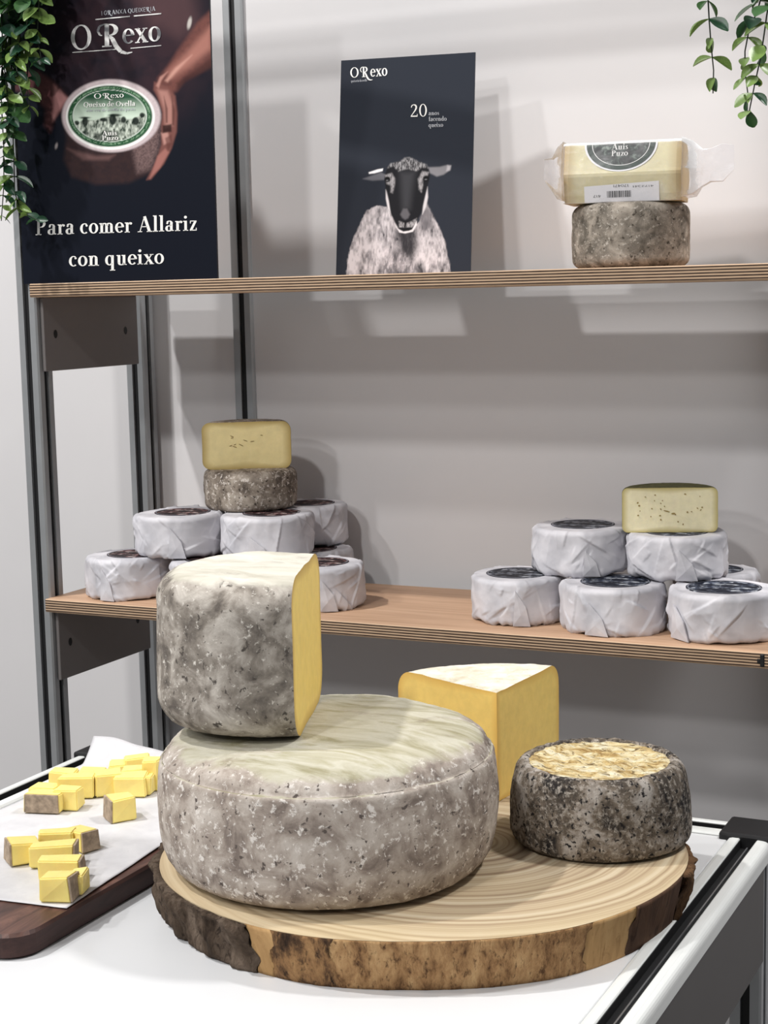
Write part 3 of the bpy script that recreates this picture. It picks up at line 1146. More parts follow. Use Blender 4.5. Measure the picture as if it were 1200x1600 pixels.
def face_marks(name, t, s_, nang, marks, mat):
    nd_ = np.array([math.cos(nang), math.sin(nang), 0])
    ax_ = np.array([-nd_[1], nd_[0], 0])
    V, Fc = [], []
    for x, z_, rx, rz_, rot_ in marks:
        n0 = len(V)
        for i in range(10):
            a = 2 * PI * i / 10
            px_, pz_ = rx * math.cos(a), rz_ * math.sin(a)
            q = nd_ * (s_ + 0.0007) + ax_ * (x + px_ * math.cos(rot_) - pz_ * math.sin(rot_))
            V.append((q[0], q[1], z_ + px_ * math.sin(rot_) + pz_ * math.cos(rot_)))
        Fc.append(tuple(range(n0, n0 + 10)))
    return obj(name, V, Fc, mat, t)


plain('crack_dark', (116, 92, 48), 0.8)
plain('eye_dark', (156, 134, 82), 0.8)
rm = random.Random(12)
face_marks('crack', half_l, 0.004, half_l_a, [(rm.uniform(-0.022, 0.022), 0.030 + rm.uniform(-0.006, 0.018), rm.uniform(0.0015, 0.0042), 0.00045, rm.uniform(-0.5, 0.5)) for _ in range(9)], 'crack_dark')
face_marks('eye_hole', half_r, 0.004, half_r_a, [(rm.uniform(-0.040, 0.040), rm.uniform(0.008, 0.048), rm.uniform(0.0005, 0.0014), rm.uniform(0.0005, 0.0010), rm.uniform(-1, 1)) for _ in range(26)] + [(-0.004, 0.026, 0.004, 0.0007, -0.25), (0.004, 0.023, 0.0025, 0.001, 0.1)], 'eye_dark')

# ------------------------------------------------------------------ upper shelf: ash-grey wheel and packed wedge
ZUP = ZS_UP + PLY
p = onY(986, 366, 1.865)
aw = thing('ashy_cheese', (p[0], 1.865, ZUP), 'whole ash-grey cheese wheel standing flat on the top visible shelf', 'cheese')
pr = profile(0.0675, 0.0735, 0.011, 0.012, 12, 8, 7, 0.001)
P, Fc = revolve(pr, 150, disp=lambda P, N: np.where(P[:, 2] < 0.001, 0, rind_disp(91, 0.0009, 0.0012, 100)(P, N)))
obj('rind', P, Fc, 'rind_ashy', aw, smooth=True)

ZPK = ZUP + 0.0738
p = onY(975, 272, 1.845)
pk = thing('packed_wedge', (p[0] + 0.007, 1.815, ZPK), 'film-packed pale cheese wedge with round green label lying on the ash-grey wheel', 'cheese', rz=0.16)
pk.scale = (1.0, 1.0, 0.86)
PL = 0.0665
cs = [(0.004, 0.0), (0.001, 0.010), (-0.0035, 0.034), (-0.0036, 0.038), (-0.002, 0.042), (0.0085, 0.0765), (0.013, 0.0785), (0.060, 0.0785), (0.085, 0.060), (0.088, 0.030), (0.070, 0.0)]
V, E, Fc = [], [], []
nx = 24
for i in range(nx + 1):
    x = -PL + 2 * PL * i / nx
    e = min(x + PL, PL - x)
    sh = 1.0 if e > 0.004 else 0.965 + 0.035 * (e / 0.004)
    for y, zz in cs:
        V.append((x, 0.04 + (y - 0.04) * sh, 0.04 + (zz - 0.04) * sh if zz > 0.0005 else 0.0))
        E.append(min(1, e / 0.03))
m = len(cs)
for i in range(nx):
    for j in range(m):
        q = (j + 1) % m
        Fc.append((i * m + j, i * m + q, (i + 1) * m + q, (i + 1) * m + j))
Fc.append(tuple(range(m)))
Fc.append(tuple(nx * m + j for j in range(m))[::-1])
body = obj('cheese_body', V, Fc, 'paste_pale', pk, attr=('edge', E))


def on_pack(x, s):
    """point on the upper slanted front: s metres down the slope from the top edge"""
    a, b = np.array((0.0085, 0.0765)), np.array((-0.002, 0.042))
    d = (b - a) / np.linalg.norm(b - a)
    q = a + d * s
    nn = np.array((d[1], -d[0]))
    return q, nn


def pack_disc(name, r0, r1, mat, off, parent):
    V, Fc = [], []
    n = 40
    for rr in (r0, r1):
        for i in range(n + 1):
            a = PI * i / n
            q, nn = on_pack(0, rr * math.sin(a) * 0.93 + 0.0003)
            q = q + nn * off
            V.append((rr * math.cos(a) - 0.002, q[0], q[1]))
    for i in range(n):
        Fc.append((i, i + 1, n + 2 + i, n + 1 + i))
    # the other half, folded over onto the flat top
    st = len(V)
    for rr in (r0, r1):
        for i in range(n + 1):
            a = PI * i / n
            V.append((rr * math.cos(a) - 0.002, 0.0120 + rr * math.sin(a), 0.0785 + abs(off)))
    for i in range(n):
        Fc.append((st + i, st + n + 1 + i, st + n + 2 + i, st + i + 1))
    return obj(name, V, Fc, mat, parent)


sgn = 1.0 if on_pack(0, 0)[1][0] < 0 else -1.0
plain('label_green', (26, 48, 37), 0.35, vary=0.25, scale=90)
k = NT('label_scene', 0.35)
k.color(k.ramp(k.noise(95, 4, 0.6, 0.5), [(0.44, srgb(10, 14, 13)), (0.54, srgb(46, 58, 52)), (0.66, srgb(140, 150, 140))]))
MATS['label_scene'] = k.m
lab = pack_disc('round_label', 0.0001, 0.0415, 'label_white', sgn * 0.0007, pk)
pack_disc('label_band', 0.033, 0.0392, 'label_green', sgn * 0.0010, lab)
pack_disc('label_picture', 0.0001, 0.0322, 'label_scene', sgn * 0.0011, lab)
pack_disc('label_line', 0.0322, 0.0330, 'print_white', sgn * 0.0012, lab)

# price label low on the front
a, b = np.array((-0.0035, 0.034)), np.array((0.001, 0.010))
dd = (b - a) / np.linalg.norm(b - a)
nn = np.array((dd[1], -dd[0]))
if nn[0] > 0:
    nn = -nn


def low(x, s, off):
    q = a + dd * s + nn * off
    return (x, q[0], q[1])


def low_quad(name, x0, x1, s0, s1, off, mat, parent, dz=0.0):
    return obj(name, [low(x0, s0 + dz, off), low(x1, s0, off), low(x1, s1, off), low(x0, s1, off)], [(0, 1, 2, 3)], mat, parent)


pl = low_quad('price_label', -0.043, 0.042, 0.0085, 0.0345, 0.0009, 'label_white', pk, 0.004)
rnd = random.Random(4)
bx = -0.017
bars = []
while bx < 0.010:
    wd = rnd.choice((0.0004, 0.0007, 0.0011))
    bars.append((bx, bx + wd))
    bx += wd + rnd.choice((0.0005, 0.0008))
V, Fc = [], []
for x0, x1 in bars:
    n0 = len(V)
    V += [low(x0, 0.0195, 0.0012), low(x1, 0.0195, 0.0012), low(x1, 0.028, 0.0012), low(x0, 0.028, 0.0012)]
    Fc.append((n0, n0 + 1, n0 + 2, n0 + 3))
obj('barcode', V, Fc, 'ink_black', pl)

# film: snug sleeve and two flared ends


def film_sheet(name, rings, parent, seed, amp=0.004):
    n = len(rings[0])
    V = np.array([p for r in rings for p in r], float)
    V = V + (np.stack([fbm(V, 55, seed, 3), fbm(V, 55, seed + 4, 3), fbm(V, 55, seed + 8, 3)], 1) - 0.5) * amp
    Fc = []
    for i in range(len(rings) - 1):
        for j in range(n):
            q = (j + 1) % n
            Fc.append((i * n + j, i * n + q, (i + 1) * n + q, (i + 1) * n + j))
    return obj(name, V, Fc, 'clear_film', parent, smooth=True)


def rs_outline(k, cy, cz, x):
    return [(x, cy + (y - cy) * k, cz + (zz - cz) * k) for y, zz in dens]


dens = []
for i in range(len(cs)):
    a_, b_ = np.array(cs[i]), np.array(cs[(i + 1) % len(cs)])
    for kk in range(4):
        dens.append(tuple(a_ + (b_ - a_) * kk / 4))
flat_to = lambda x, ky, kz, sz=0.0: [(x, 0.030 + (y - 0.04) * ky, max(0.0045, 0.042 + (zz - 0.04) * kz) + sz) for y, zz in dens]
film_sheet('film_end', [flat_to(PL + 0.001, 1.02, 1.02), flat_to(PL + 0.012, 0.75, 0.9), flat_to(PL + 0.021, 0.25, 0.62), flat_to(PL + 0.030, 0.12, 0.55, 0.004), flat_to(PL + 0.043, 0.05, 0.62, 0.006), flat_to(PL + 0.056, 0.03, 0.42, 0.012)], pk, 7)
film_sheet('film_end', [flat_to(-PL - 0.001, 1.02, 1.02), flat_to(-PL - 0.009, 0.7, 0.86), flat_to(-PL - 0.018, 0.2, 0.55), flat_to(-PL - 0.028, 0.06, 0.36, 0.006)], pk, 8)
sleeve = [[(x, 0.04 + (y - 0.04) * 1.02, (0.0405 + (zz - 0.04) * 1.02) if zz > 0.001 else 0.0003) for y, zz in dens] for x in np.linspace(-PL - 0.001, PL + 0.001, 40)]
film_sheet('film_sleeve', [[(p_[0], p_[1] - 0.002, p_[2]) for p_ in r] for r in sleeve], pk, 9, 0.0012)

# ------------------------------------------------------------------ lettering (drawn serif outlines)
TK, TN = 0.23, 0.075


def q_line(x0, y0, x1, y1, w0, w1=None):
    w1 = w0 if w1 is None else w1
    L = math.hypot(x1 - x0, y1 - y0) or 1
    nx, ny = -(y1 - y0) / L / 2, (x1 - x0) / L / 2
    return [[(x0 + nx * w0, y0 + ny * w0), (x0 - nx * w0, y0 - ny * w0), (x1 - nx * w1, y1 - ny * w1), (x1 + nx * w1, y1 + ny * w1)]]


def q_hbar(x0, x1, y, h=None):
    h = TN if h is None else h
    return [[(x0, y), (x1, y), (x1, y + h), (x0, y + h)]]


def q_stem(x, y0, y1, w=None):
    w = TK if w is None else w
    return [[(x - w / 2, y0), (x + w / 2, y0), (x + w / 2, y1), (x - w / 2, y1)]]


def q_arc(cx, cy, rx, ry, a0, a1, tk=None, tn=None, n=26):
    tk = TK if tk is None else tk
    tn = TN if tn is None else tn
    out = []
    for i in range(n):
        pr_ = []
        for k_ in (i, i + 1):
            a = math.radians(a0 + (a1 - a0) * k_ / n)
            w_ = tn + (tk - tn) * abs(math.cos(a)) ** 1.5
            c_, s_ = math.cos(a), math.sin(a)
            L = math.hypot(c_ / rx, s_ / ry)
            nx, ny = c_ / rx / L, s_ / ry / L
            px, py = cx + rx * c_, cy + ry * s_
            pr_.append(((px + nx * w_ / 2, py + ny * w_ / 2), (px - nx * w_ / 2, py - ny * w_ / 2)))
        out.append([pr_[0][0], pr_[0][1], pr_[1][1], pr_[1][0]])
    return out


def q_dot(x, y, r):
    return [[(x + r * math.cos(2 * PI * i / 12), y + r * math.sin(2 * PI * i / 12)) for i in range(12)]]


def q_path(pts):
    """polyline of (x, y, width)"""
    out = []
    for (x0, y0, w0), (x1, y1, w1) in zip(pts[:-1], pts[1:]):
        out += q_line(x0, y0, x1, y1, w0, w1)
    return out


CAP = 1.42


def foot(x, y=0.0, w=0.46):
    return q_hbar(x - w / 2, x + w / 2, y)


def flag(x, y):
    return [[(x - TK / 2 - 0.13, y - 0.03), (x - TK / 2, y - 0.12), (x - TK / 2, y), (x - TK / 2 - 0.02, y + 0.02)]]


def glyph(c):
    if c == 'o':
        return 0.86, q_arc(0.43, 0.49, 0.30, 0.45, 0, 360)
    if c == 'c':
        return 0.76, q_arc(0.42, 0.49, 0.29, 0.45, 55, 310) + q_dot(0.60, 0.76, 0.10)
    if c == 'e':
        return 0.80, q_arc(0.42, 0.49, 0.29, 0.45, 4, 318) + q_hbar(0.16, 0.72, 0.50)
    if c == 'a':
        return 0.84, q_stem(0.58, 0.10, 0.72) + q_arc(0.40, 0.72, 0.20, 0.24, 0, 150) + q_dot(0.22, 0.76, 0.09) + q_arc(0.36, 0.27, 0.21, 0.24, 60, 330) + q_line(0.42, 0.52, 0.60, 0.58, TN) + q_line(0.58, 0.08, 0.80, 0.06, 0.10, 0.06)
    if c == 'r':
        return 0.70, q_stem(0.27, 0, 0.94) + foot(0.27) + flag(0.27, 0.94) + q_path([(0.34, 0.66, TN), (0.44, 0.86, 0.10), (0.56, 0.92, 0.13)]) + q_dot(0.60, 0.84, 0.11)
    if c in 'nmu':
        if c == 'u':
            return 0.98, q_stem(0.26, 0.2, 0.94) + flag(0.26, 0.94) + q_stem(0.70, 0, 0.94) + flag(0.70, 0.94) + q_arc(0.47, 0.24, 0.21, 0.22, 180, 350, TK, TN) + q_hbar(0.70, 0.93, 0.0)
        o_ = q_stem(0.27, 0, 0.94) + foot(0.27) + flag(0.27, 0.94)
        xs_ = (0.72,) if c == 'n' else (0.70, 1.14)
        pv = 0.27
        for x_ in xs_:
            o_ += q_stem(x_, 0, 0.70) + foot(x_) + q_arc((pv + x_) / 2 + 0.02, 0.66, (x_ - pv) / 2 - 0.02, 0.26, 0, 165, TK, TN)
            pv = x_
        return xs_[-1] + 0.28, o_
    if c == 'l':
        return 0.52, q_stem(0.26, 0, 1.52) + foot(0.26) + flag(0.26, 1.52)
    if c == 'i':
        return 0.52, q_stem(0.26, 0, 0.94) + foot(0.26) + flag(0.26, 0.94) + q_dot(0.25, 1.28, 0.135)
    if c == 'z':
        return 0.76, q_hbar(0.10, 0.68, 0.86) + q_hbar(0.08, 0.70, 0.0) + q_line(0.60, 0.90, 0.18, 0.04, 0.21) + q_hbar(0.10, 0.17, 0.68, 0.2) + q_hbar(0.62, 0.69, 0.05, 0.2)
    if c == 'q':
        return 0.94, q_arc(0.40, 0.48, 0.27, 0.44, 40, 320) + q_stem(0.66, -0.48, 0.94) + foot(0.66, -0.5)
    if c == 'd':
        return 0.94, q_arc(0.40, 0.47, 0.27, 0.44, 40, 320) + q_stem(0.66, 0, 1.52) + flag(0.66, 1.52) + q_hbar(0.66, 0.90, 0.0)
    if c == 'x':
        return 0.92, q_line(0.20, 0.92, 0.74, 0.04, 0.22) + q_line(0.20, 0.04, 0.72, 0.92, TN * 1.2) + q_hbar(0.05, 0.40, 0.88, 0.06) + q_hbar(0.56, 0.88, 0.88, 0.06) + q_hbar(0.05, 0.36, 0.0, 0.06) + q_hbar(0.54, 0.92, 0.0, 0.06)
    if c == 'v':
        return 0.86, q_line(0.18, 0.94, 0.46, 0.0, 0.21) + q_line(0.46, 0.0, 0.72, 0.94, TN) + q_hbar(0.03, 0.36, 0.88, 0.06) + q_hbar(0.58, 0.86, 0.88, 0.06)
    if c == 'f':
        return 0.60, q_stem(0.30, 0, 1.25) + foot(0.30) + q_arc(0.48, 1.25, 0.18, 0.24, 70, 180) + q_hbar(0.06, 0.58, 0.86)
    if c == 's':
        return 0.66, q_path([(0.56, 0.74, 0.06), (0.48, 0.88, 0.08), (0.30, 0.90, 0.10), (0.18, 0.74, 0.18), (0.28, 0.56, 0.2), (0.46, 0.40, 0.2), (0.52, 0.22, 0.18), (0.40, 0.05, 0.10), (0.22, 0.06, 0.08), (0.10, 0.22, 0.06)])
    if c == 't':
        return 0.58, q_stem(0.30, 0.1, 1.15) + q_hbar(0.06, 0.54, 0.86) + q_line(0.30, 0.06, 0.54, 0.06, 0.10)
    if c == 'p':
        return 0.94, q_arc(0.52, 0.48, 0.27, 0.44, -140, 140) + q_stem(0.26, -0.48, 0.94) + foot(0.26, -0.5) + flag(0.26, 0.94)
    if c == 'P':
        return 1.05, q_stem(0.30, 0, CAP) + foot(0.30, 0, 0.52) + q_hbar(0.06, 0.30, CAP - TN) + q_arc(0.46, 1.06, 0.36, 0.33, -90, 90) + q_hbar(0.30, 0.48, CAP - TN) + q_hbar(0.30, 0.48, 0.70)
    if c == 'A':
        return 1.32, q_line(0.64, CAP + 0.05, 1.08, 0.03, 0.25) + q_line(0.60, CAP - 0.06, 0.22, 0.03, TN) + q_hbar(0.34, 0.92, 0.46) + foot(0.22, 0, 0.40) + foot(1.08, 0, 0.50)
    if c == 'O':
        return 1.30, q_arc(0.65, 0.71, 0.50, 0.68, 0, 360)
    if c == 'Q':
        return 1.30, q_arc(0.65, 0.71, 0.50, 0.68, 0, 360) + q_path([(0.60, 0.06, 0.08), (0.82, -0.14, 0.16), (1.12, -0.26, 0.06)])
    if c == 'R':       # swash R with long tail
        return 1.42, q_stem(0.50, 0, CAP) + foot(0.50, 0, 0.50) + q_arc(0.66, 1.06, 0.32, 0.33, -90, 100) + q_path([(0.62, CAP - 0.03, 0.07), (0.36, CAP, 0.09), (0.12, CAP - 0.12, 0.12), (0.04, CAP - 0.40, 0.13), (0.14, CAP - 0.66, 0.10), (0.26, CAP - 0.70, 0.05)]) + q_path([(0.58, 0.74, 0.10), (0.78, 0.50, 0.22), (0.98, 0.0, 0.25), (1.22, -0.34, 0.22), (1.52, -0.46, 0.14), (1.80, -0.40, 0.05)])
    if c == '2':
        return 0.96, q_path([(0.16, 1.06, 0.10), (0.22, 1.28, 0.10), (0.44, 1.38, 0.08), (0.66, 1.28, 0.18), (0.72, 1.04, 0.19), (0.60, 0.76, 0.14), (0.36, 0.42, 0.09), (0.12, 0.10, 0.06)]) + q_hbar(0.10, 0.80, 0.02, 0.13) + q_hbar(0.78, 0.84, 0.02, 0.30)
    if c == '0':
        return 0.98, q_arc(0.49, 0.71, 0.34, 0.68, 0, 360, 0.17, 0.06)
    if c == 'G':
        return 1.2, q_arc(0.62, 0.71, 0.46, 0.68, 45, 320, 0.12, 0.12) + q_hbar(0.66, 1.08, 0.62, 0.12) + q_stem(1.02, 0.2, 0.68, 0.12)
    if c == 'N':
        return 1.25, q_stem(0.22, 0, CAP, 0.12) + q_stem(1.02, 0, CAP, 0.12) + q_line(0.22, CAP, 1.02, 0, 0.13)
    if c == 'X':
        return 1.15, q_line(0.12, 0, 1.02, CAP, 0.12) + q_line(0.12, CAP, 1.02, 0, 0.12)
    if c == 'E':
        return 0.98, q_stem(0.22, 0, CAP, 0.12) + q_hbar(0.2, 0.85, 0, 0.12) + q_hbar(0.2, 0.78, 0.66, 0.12) + q_hbar(0.2, 0.85, CAP - 0.12, 0.12)
    if c == 'I':
        return 0.48, q_stem(0.24, 0, CAP, 0.12)
    if c == 'U':
        return 1.2, q_stem(0.22, 0.4, CAP, 0.12) + q_stem(0.98, 0.4, CAP, 0.12) + q_arc(0.60, 0.42, 0.38, 0.38, 180, 360, 0.12, 0.12)
    if c == 'r_':
        return 1, []
    if c == '7':
        return 0.9, q_hbar(0.1, 0.8, CAP - 0.14, 0.14) + q_line(0.76, CAP, 0.3, 0, 0.14)
    if c == '1':
        return 0.6, q_stem(0.34, 0, CAP, 0.14) + q_line(0.1, CAP - 0.3, 0.34, CAP, 0.1)
    if c == '4':
        return 0.95, q_stem(0.66, 0, CAP, 0.14) + q_hbar(0.08, 0.88, 0.38, 0.12) + q_line(0.10, 0.42, 0.62, CAP, 0.12)
    if c == '3':
        return 0.9, q_arc(0.42, 1.04, 0.30, 0.33, -80, 150, 0.14, 0.12) + q_arc(0.42, 0.38, 0.33, 0.36, -150, 80, 0.14, 0.12)
    return 0.42, []


def text_quads(s, track=0.0):
    x, out = 0.0, []
    for ch in s:
        if ch == '~':
            x += 0.2
            continue
        adv, q = glyph(ch)
        out += [[(px + x, py) for px, py in poly] for poly in q]
        x += adv + track
    return x, out


class Plane:
    """flat print surface: pixel of the photograph -> point on the plane (lifted by off)"""
    def __init__(s, o, ax, up):
        s.o, s.ax, s.up = np.array(o, float), np.array(ax, float), np.array(up, float)
        s.n = np.cross(s.ax, s.up)
        if s.n[1] > 0:
            s.n = -s.n

    def hit(s, u, v, off=0.0):
        d = ray(u, v)
        t = ((s.o + s.n * off - CAM) @ s.n) / (d @ s.n)
        return CAM + d * t


def text_on(name, plane, s, x0, y0, x1, y1, xh, mat, parent, off=0.0006, track=0.0, slant=0.0):
    """baseline from pixel (x0,y0) to (x1,y1); xh = x-height in pixels"""
    adv, quads = text_quads(s, track)
    V, Fc = [], []
    sx = math.hypot(x1 - x0, y1 - y0) / adv
    dx, dy = (x1 - x0) / math.hypot(x1 - x0, y1 - y0), (y1 - y0) / math.hypot(x1 - x0, y1 - y0)
    inv = np.linalg.inv(np.array(parent.matrix_world)) if parent is not None else np.eye(4)
    for q in quads:
        n0 = len(V)
        for gx, gy in q:
            gx2 = gx * sx + slant * gy * xh
            u = x0 + dx * gx2 + dy * gy * xh * 0.3
            v = y0 + dy * gx2 - gy * xh
            V.append(plane.hit(u, v, off))
        Fc.append(tuple(range(n0, len(V))))
    return obj(name, V, Fc, mat, parent)


# ------------------------------------------------------------------ painting a print onto a fine grid


def sstep(a, b, x):
    t = np.clip((x - a) / (b - a + 1e-12), 0, 1)
    return t * t * (3 - 2 * t)


def poly_sd(U, V, pts):
    """signed distance (negative inside) to a polygon, in pixels"""
    pts = np.array(pts, float)
    d = np.full(U.shape, 1e9)
    ins = np.zeros(U.shape, bool)
    n = len(pts)
    for i in range(n):
        x0, y0 = pts[i]
        x1, y1 = pts[(i + 1) % n]
        ex, ey = x1 - x0, y1 - y0
        t = np.clip(((U - x0) * ex + (V - y0) * ey) / (ex * ex + ey * ey + 1e-9), 0, 1)
        d = np.minimum(d, np.hypot(U - x0 - t * ex, V - y0 - t * ey))
        c_ = ((y0 > V) != (y1 > V)) & (U < (x1 - x0) * (V - y0) / (y1 - y0 + 1e-12) + x0)
        ins ^= c_
    return np.where(ins, -d, d)


def ell_sd(U, V, cx, cy, rx, ry, rot=0.0):
    c_, s_ = math.cos(rot), math.sin(rot)
    x = (U - cx) * c_ + (V - cy) * s_
    y = -(U - cx) * s_ + (V - cy) * c_
    k_ = np.hypot(x / rx, y / ry)
    return (k_ - 1) * min(rx, ry)


class Paint:
    def __init__(s, U, V, base):
        s.U, s.V = U, V
        s.C = np.tile(np.array(srgb(*base)[:3]), (U.size, 1)).reshape(U.shape + (3,))

    def over(s, mask, rgb, alpha=1.0):
        m_ = (np.clip(mask, 0, 1) * alpha)[..., None]
        c_ = np.array(srgb(*rgb)[:3]) if not isinstance(rgb, np.ndarray) else rgb
        s.C = s.C * (1 - m_) + c_ * m_

    def poly(s, pts, rgb, soft=1.0, alpha=1.0, tex=None):
        m_ = sstep(soft, -soft, poly_sd(s.U, s.V, pts))
        if tex is not None:
            m_ = m_ * tex
        s.over(m_, rgb, alpha)

    def ell(s, cx, cy, rx, ry, rgb, soft=1.0, alpha=1.0, rot=0.0, tex=None):
        m_ = sstep(soft, -soft, ell_sd(s.U, s.V, cx, cy, rx, ry, rot))
        if tex is not None:
            m_ = m_ * tex
        s.over(m_, rgb, alpha)

    def tex(s, sx, sy, seed, oct=4):
        Q = np.stack([s.U.ravel() * sx, s.V.ravel() * sy, np.zeros(s.U.size)], 1)
        return fbm(Q, 1.0, seed, oct).reshape(s.U.shape)


def printed_board(name, plane, w_, h_, nx, ny, thick, painter, mat, parent, corner=0.0):
    """card with a painted front; grid is w_ by h_ metres from the plane origin (bottom left)"""
    gx = np.linspace(0, w_, nx + 1)
    gz = np.linspace(0, h_, ny + 1)
    X, Z = np.meshgrid(gx, gz)
    P3 = plane.o + X[..., None] * plane.ax + Z[..., None] * plane.up
    U, V = projn(P3.reshape(-1, 3))
    C = painter(U.reshape(X.shape), V.reshape(X.shape))
    C = np.concatenate([C.reshape(-1, 3), np.ones((X.size, 1))], 1)
    n = nx + 1
    idx = np.arange((nx + 1) * (ny + 1)).reshape(ny + 1, nx + 1)
    Fc = np.stack([idx[:-1, :-1], idx[:-1, 1:], idx[1:, 1:], idx[1:, :-1]], -1).reshape(-1, 4)
    fr = obj('printed_face', P3.reshape(-1, 3), Fc, mat, parent, colattr=('ink', C))
    o = plane.o - plane.n * 0.0003
    q = [o, o + plane.ax * w_, o + plane.ax * w_ + plane.up * h_, o + plane.up * h_]
    V2 = [tuple(x) for x in q] + [tuple(x - plane.n * thick) for x in q]
    obj('card', V2, [(0, 1, 2, 3), (7, 6, 5, 4), (0, 4, 5, 1), (1, 5, 6, 2), (2, 6, 7, 3), (3, 7, 4, 0)], 'card_edge', parent)
    return fr


# ---- small standing card: sheep portrait
rot, lean = 0.1791, 0.1699
axv = np.array([math.cos(rot), math.sin(rot), 0])
bkv = np.array([-math.sin(rot), math.cos(rot), 0])
upv = np.array([0, 0, 1]) * math.cos(lean) + bkv * math.sin(lean)
PW, PH = 0.1809, 0.2865
pl_s = Plane(np.array([-0.9078, 1.94, ZUP + 0.0003]) - axv * PW / 2, axv, upv)
card = thing('sheep_card', (0, 0, 0), 'dark standing card with a black-faced sheep portrait on the upper plywood shelf', 'poster')


def cz(pts):      # coordinates read on an enlarged crop of the card
    return [(540 + x * 0.15, 230 + y * 0.15) for x, y in pts]


def paint_sheep(U, V):
    p = Paint(U, V, (41, 45, 54))
    n1 = p.tex(0.12, 0.06, 3)
    n2 = p.tex(0.45, 0.16, 7)
    n3 = p.tex(0.8, 0.35, 13, 3)
    wool = np.clip(0.60 + (n1 - 0.5) * 1.5 + (n2 - 0.5) * 1.3 + 0.16 * sstep(625, 565, U) - 0.22 * sstep(415, 432, V), 0, 1)
    # fleece
    body = cz([(0, 1400), (20, 1180), (70, 960), (150, 800), (220, 660), (320, 605), (430, 625), (520, 760), (640, 900), (760, 780), (850, 590), (905, 700), (970, 830), (1030, 960), (1060, 1100), (1090, 1250), (1095, 1400)])
    bm_ = sstep(1.2, -1.2, poly_sd(U, V, body) + (n2 - 0.5) * 4)
    tone = np.array(srgb(64, 62, 66)[:3]) * (1 - wool[..., None]) + np.array(srgb(204, 197, 200)[:3]) * wool[..., None]
    p.C = p.C * (1 - bm_[..., None]) + tone * bm_[..., None]
    # darker chest locks and throat
    chest = cz([(520, 780), (750, 780), (760, 960), (720, 1180), (900, 1400), (330, 1400), (380, 1180), (520, 1080)])
    p.poly(chest, (58, 56, 60), 7, 0.75, np.clip((n2 - 0.42) * 6, 0, 1))
    p.poly(cz([(530, 860), (730, 860), (720, 1020), (690, 1180), (590, 1080)]), (34, 33, 38), 5, 0.9)
    p.poly(cz([(850, 600), (900, 690), (890, 840), (800, 860), (770, 740)]), (110, 106, 110), 3, 0.8)
    for x, y, rx, ry in ((560, 1180, 5, 20), (600, 1240, 4, 16), (470, 1180, 6, 18), (800, 1130, 5, 18), (860, 1220, 6, 14), (690, 1260, 4, 15), (930, 1180, 7, 14), (420, 1090, 7, 15)):
        q = cz([(x, y)])[0]
        p.ell(q[0], q[1], rx * 0.7, ry * 0.55, (226, 216, 220), 2.0, 0.6, 0.2, np.clip(n3 * 1.5 - 0.2, 0, 1))
    # ears
    p.poly(cz([(180, 330), (260, 300), (370, 262), (420, 290), (400, 340), (280, 348)]), (104, 104, 110), 2.0)
    p.poly(cz([(240, 262), (330, 232), (390, 222), (385, 248), (300, 272), (245, 278)]), (242, 240, 242), 1.0)
    p.poly(cz([(860, 210), (980, 205), (1060, 185), (1098, 190), (1090, 235), (1020, 285), (950, 305), (880, 270)]), (128, 126, 130), 2.0)
    p.poly(cz([(1060, 190), (1095, 195), (1085, 240), (1050, 250)]), (184, 180, 184), 2.0, 0.8)
    # white cheeks
    p.poly(cz([(418, 440), (440, 470), (462, 620), (475, 700), (440, 640), (420, 540)]), (214, 208, 210), 1.2)
    p.poly(cz([(852, 410), (858, 520), (840, 620), (800, 700), (806, 610), (830, 500)]), (206, 200, 202), 1.5)
    # head
    head = cz([(440, 200), (500, 165), (640, 120), (780, 160), (860, 210), (880, 300), (850, 420), (815, 560), (790, 680), (745, 760), (720, 840), (640, 880), (560, 860), (515, 790), (470, 690), (450, 560), (415, 420), (405, 300)])
    p.poly(head, (26, 26, 30), 1.5)
    p.poly(cz([(570, 260), (720, 260), (690, 480), (670, 640), (590, 640), (580, 480)]), (64, 64, 68), 8, 0.8)
    # crown of wool
    crown = cz([(440, 215), (470, 170), (560, 150), (620, 108), (680, 105), (760, 150), (840, 180), (860, 220), (790, 210), (740, 250), (640, 225), (550, 250), (500, 200)])
    p.poly(crown, (150, 148, 150), 2.0, 1.0, np.clip((n3 - 0.36) * 4.0, 0.15, 1))
    # eye patches
    for pts, c_ in (([(410, 290), (480, 270), (515, 330), (510, 400), (490, 480), (470, 470), (470, 400), (430, 380)], (168, 164, 166)),
                    ([(800, 250), (865, 260), (850, 300), (800, 330), (805, 400), (790, 470), (765, 440), (755, 330)], (170, 166, 168))):
        p.poly(cz(pts), c_, 2.0, 0.85, np.clip(n3 * 1.8 - 0.1, 0.2, 1))
    for x, y in ((436, 335), (838, 325)):
        q = cz([(x, y)])[0]
        p.ell(q[0], q[1], 4.6, 4.4, (16, 16, 18), 1.2)
        p.ell(q[0] - 0.4, q[1] + 1.6, 1.5, 0.6, (150, 150, 154), 0.7, 0.8)
    # muzzle
    p.poly(cz([(570, 700), (600, 640), (640, 640), (670, 700), (650, 740), (620, 755), (590, 735)]), (98, 96, 100), 2.0, 0.9)
    p.poly(cz([(555, 770), (610, 790), (610, 835), (560, 835)]), (176, 172, 174), 1.6, 0.9, np.clip(n3 * 2 - 0.3, 0.2, 1))
    p.poly(cz([(740, 740), (735, 800), (690, 835), (625, 835), (640, 790), (690, 770)]), (176, 172, 174), 1.6, 0.9, np.clip(n3 * 2 - 0.3, 0.2, 1))
    p.poly(cz([(510, 790), (545, 850), (600, 880), (690, 862), (740, 770), (742, 810), (700, 880), (620, 898), (560, 888), (525, 830)]), (222, 216, 218), 1.0)
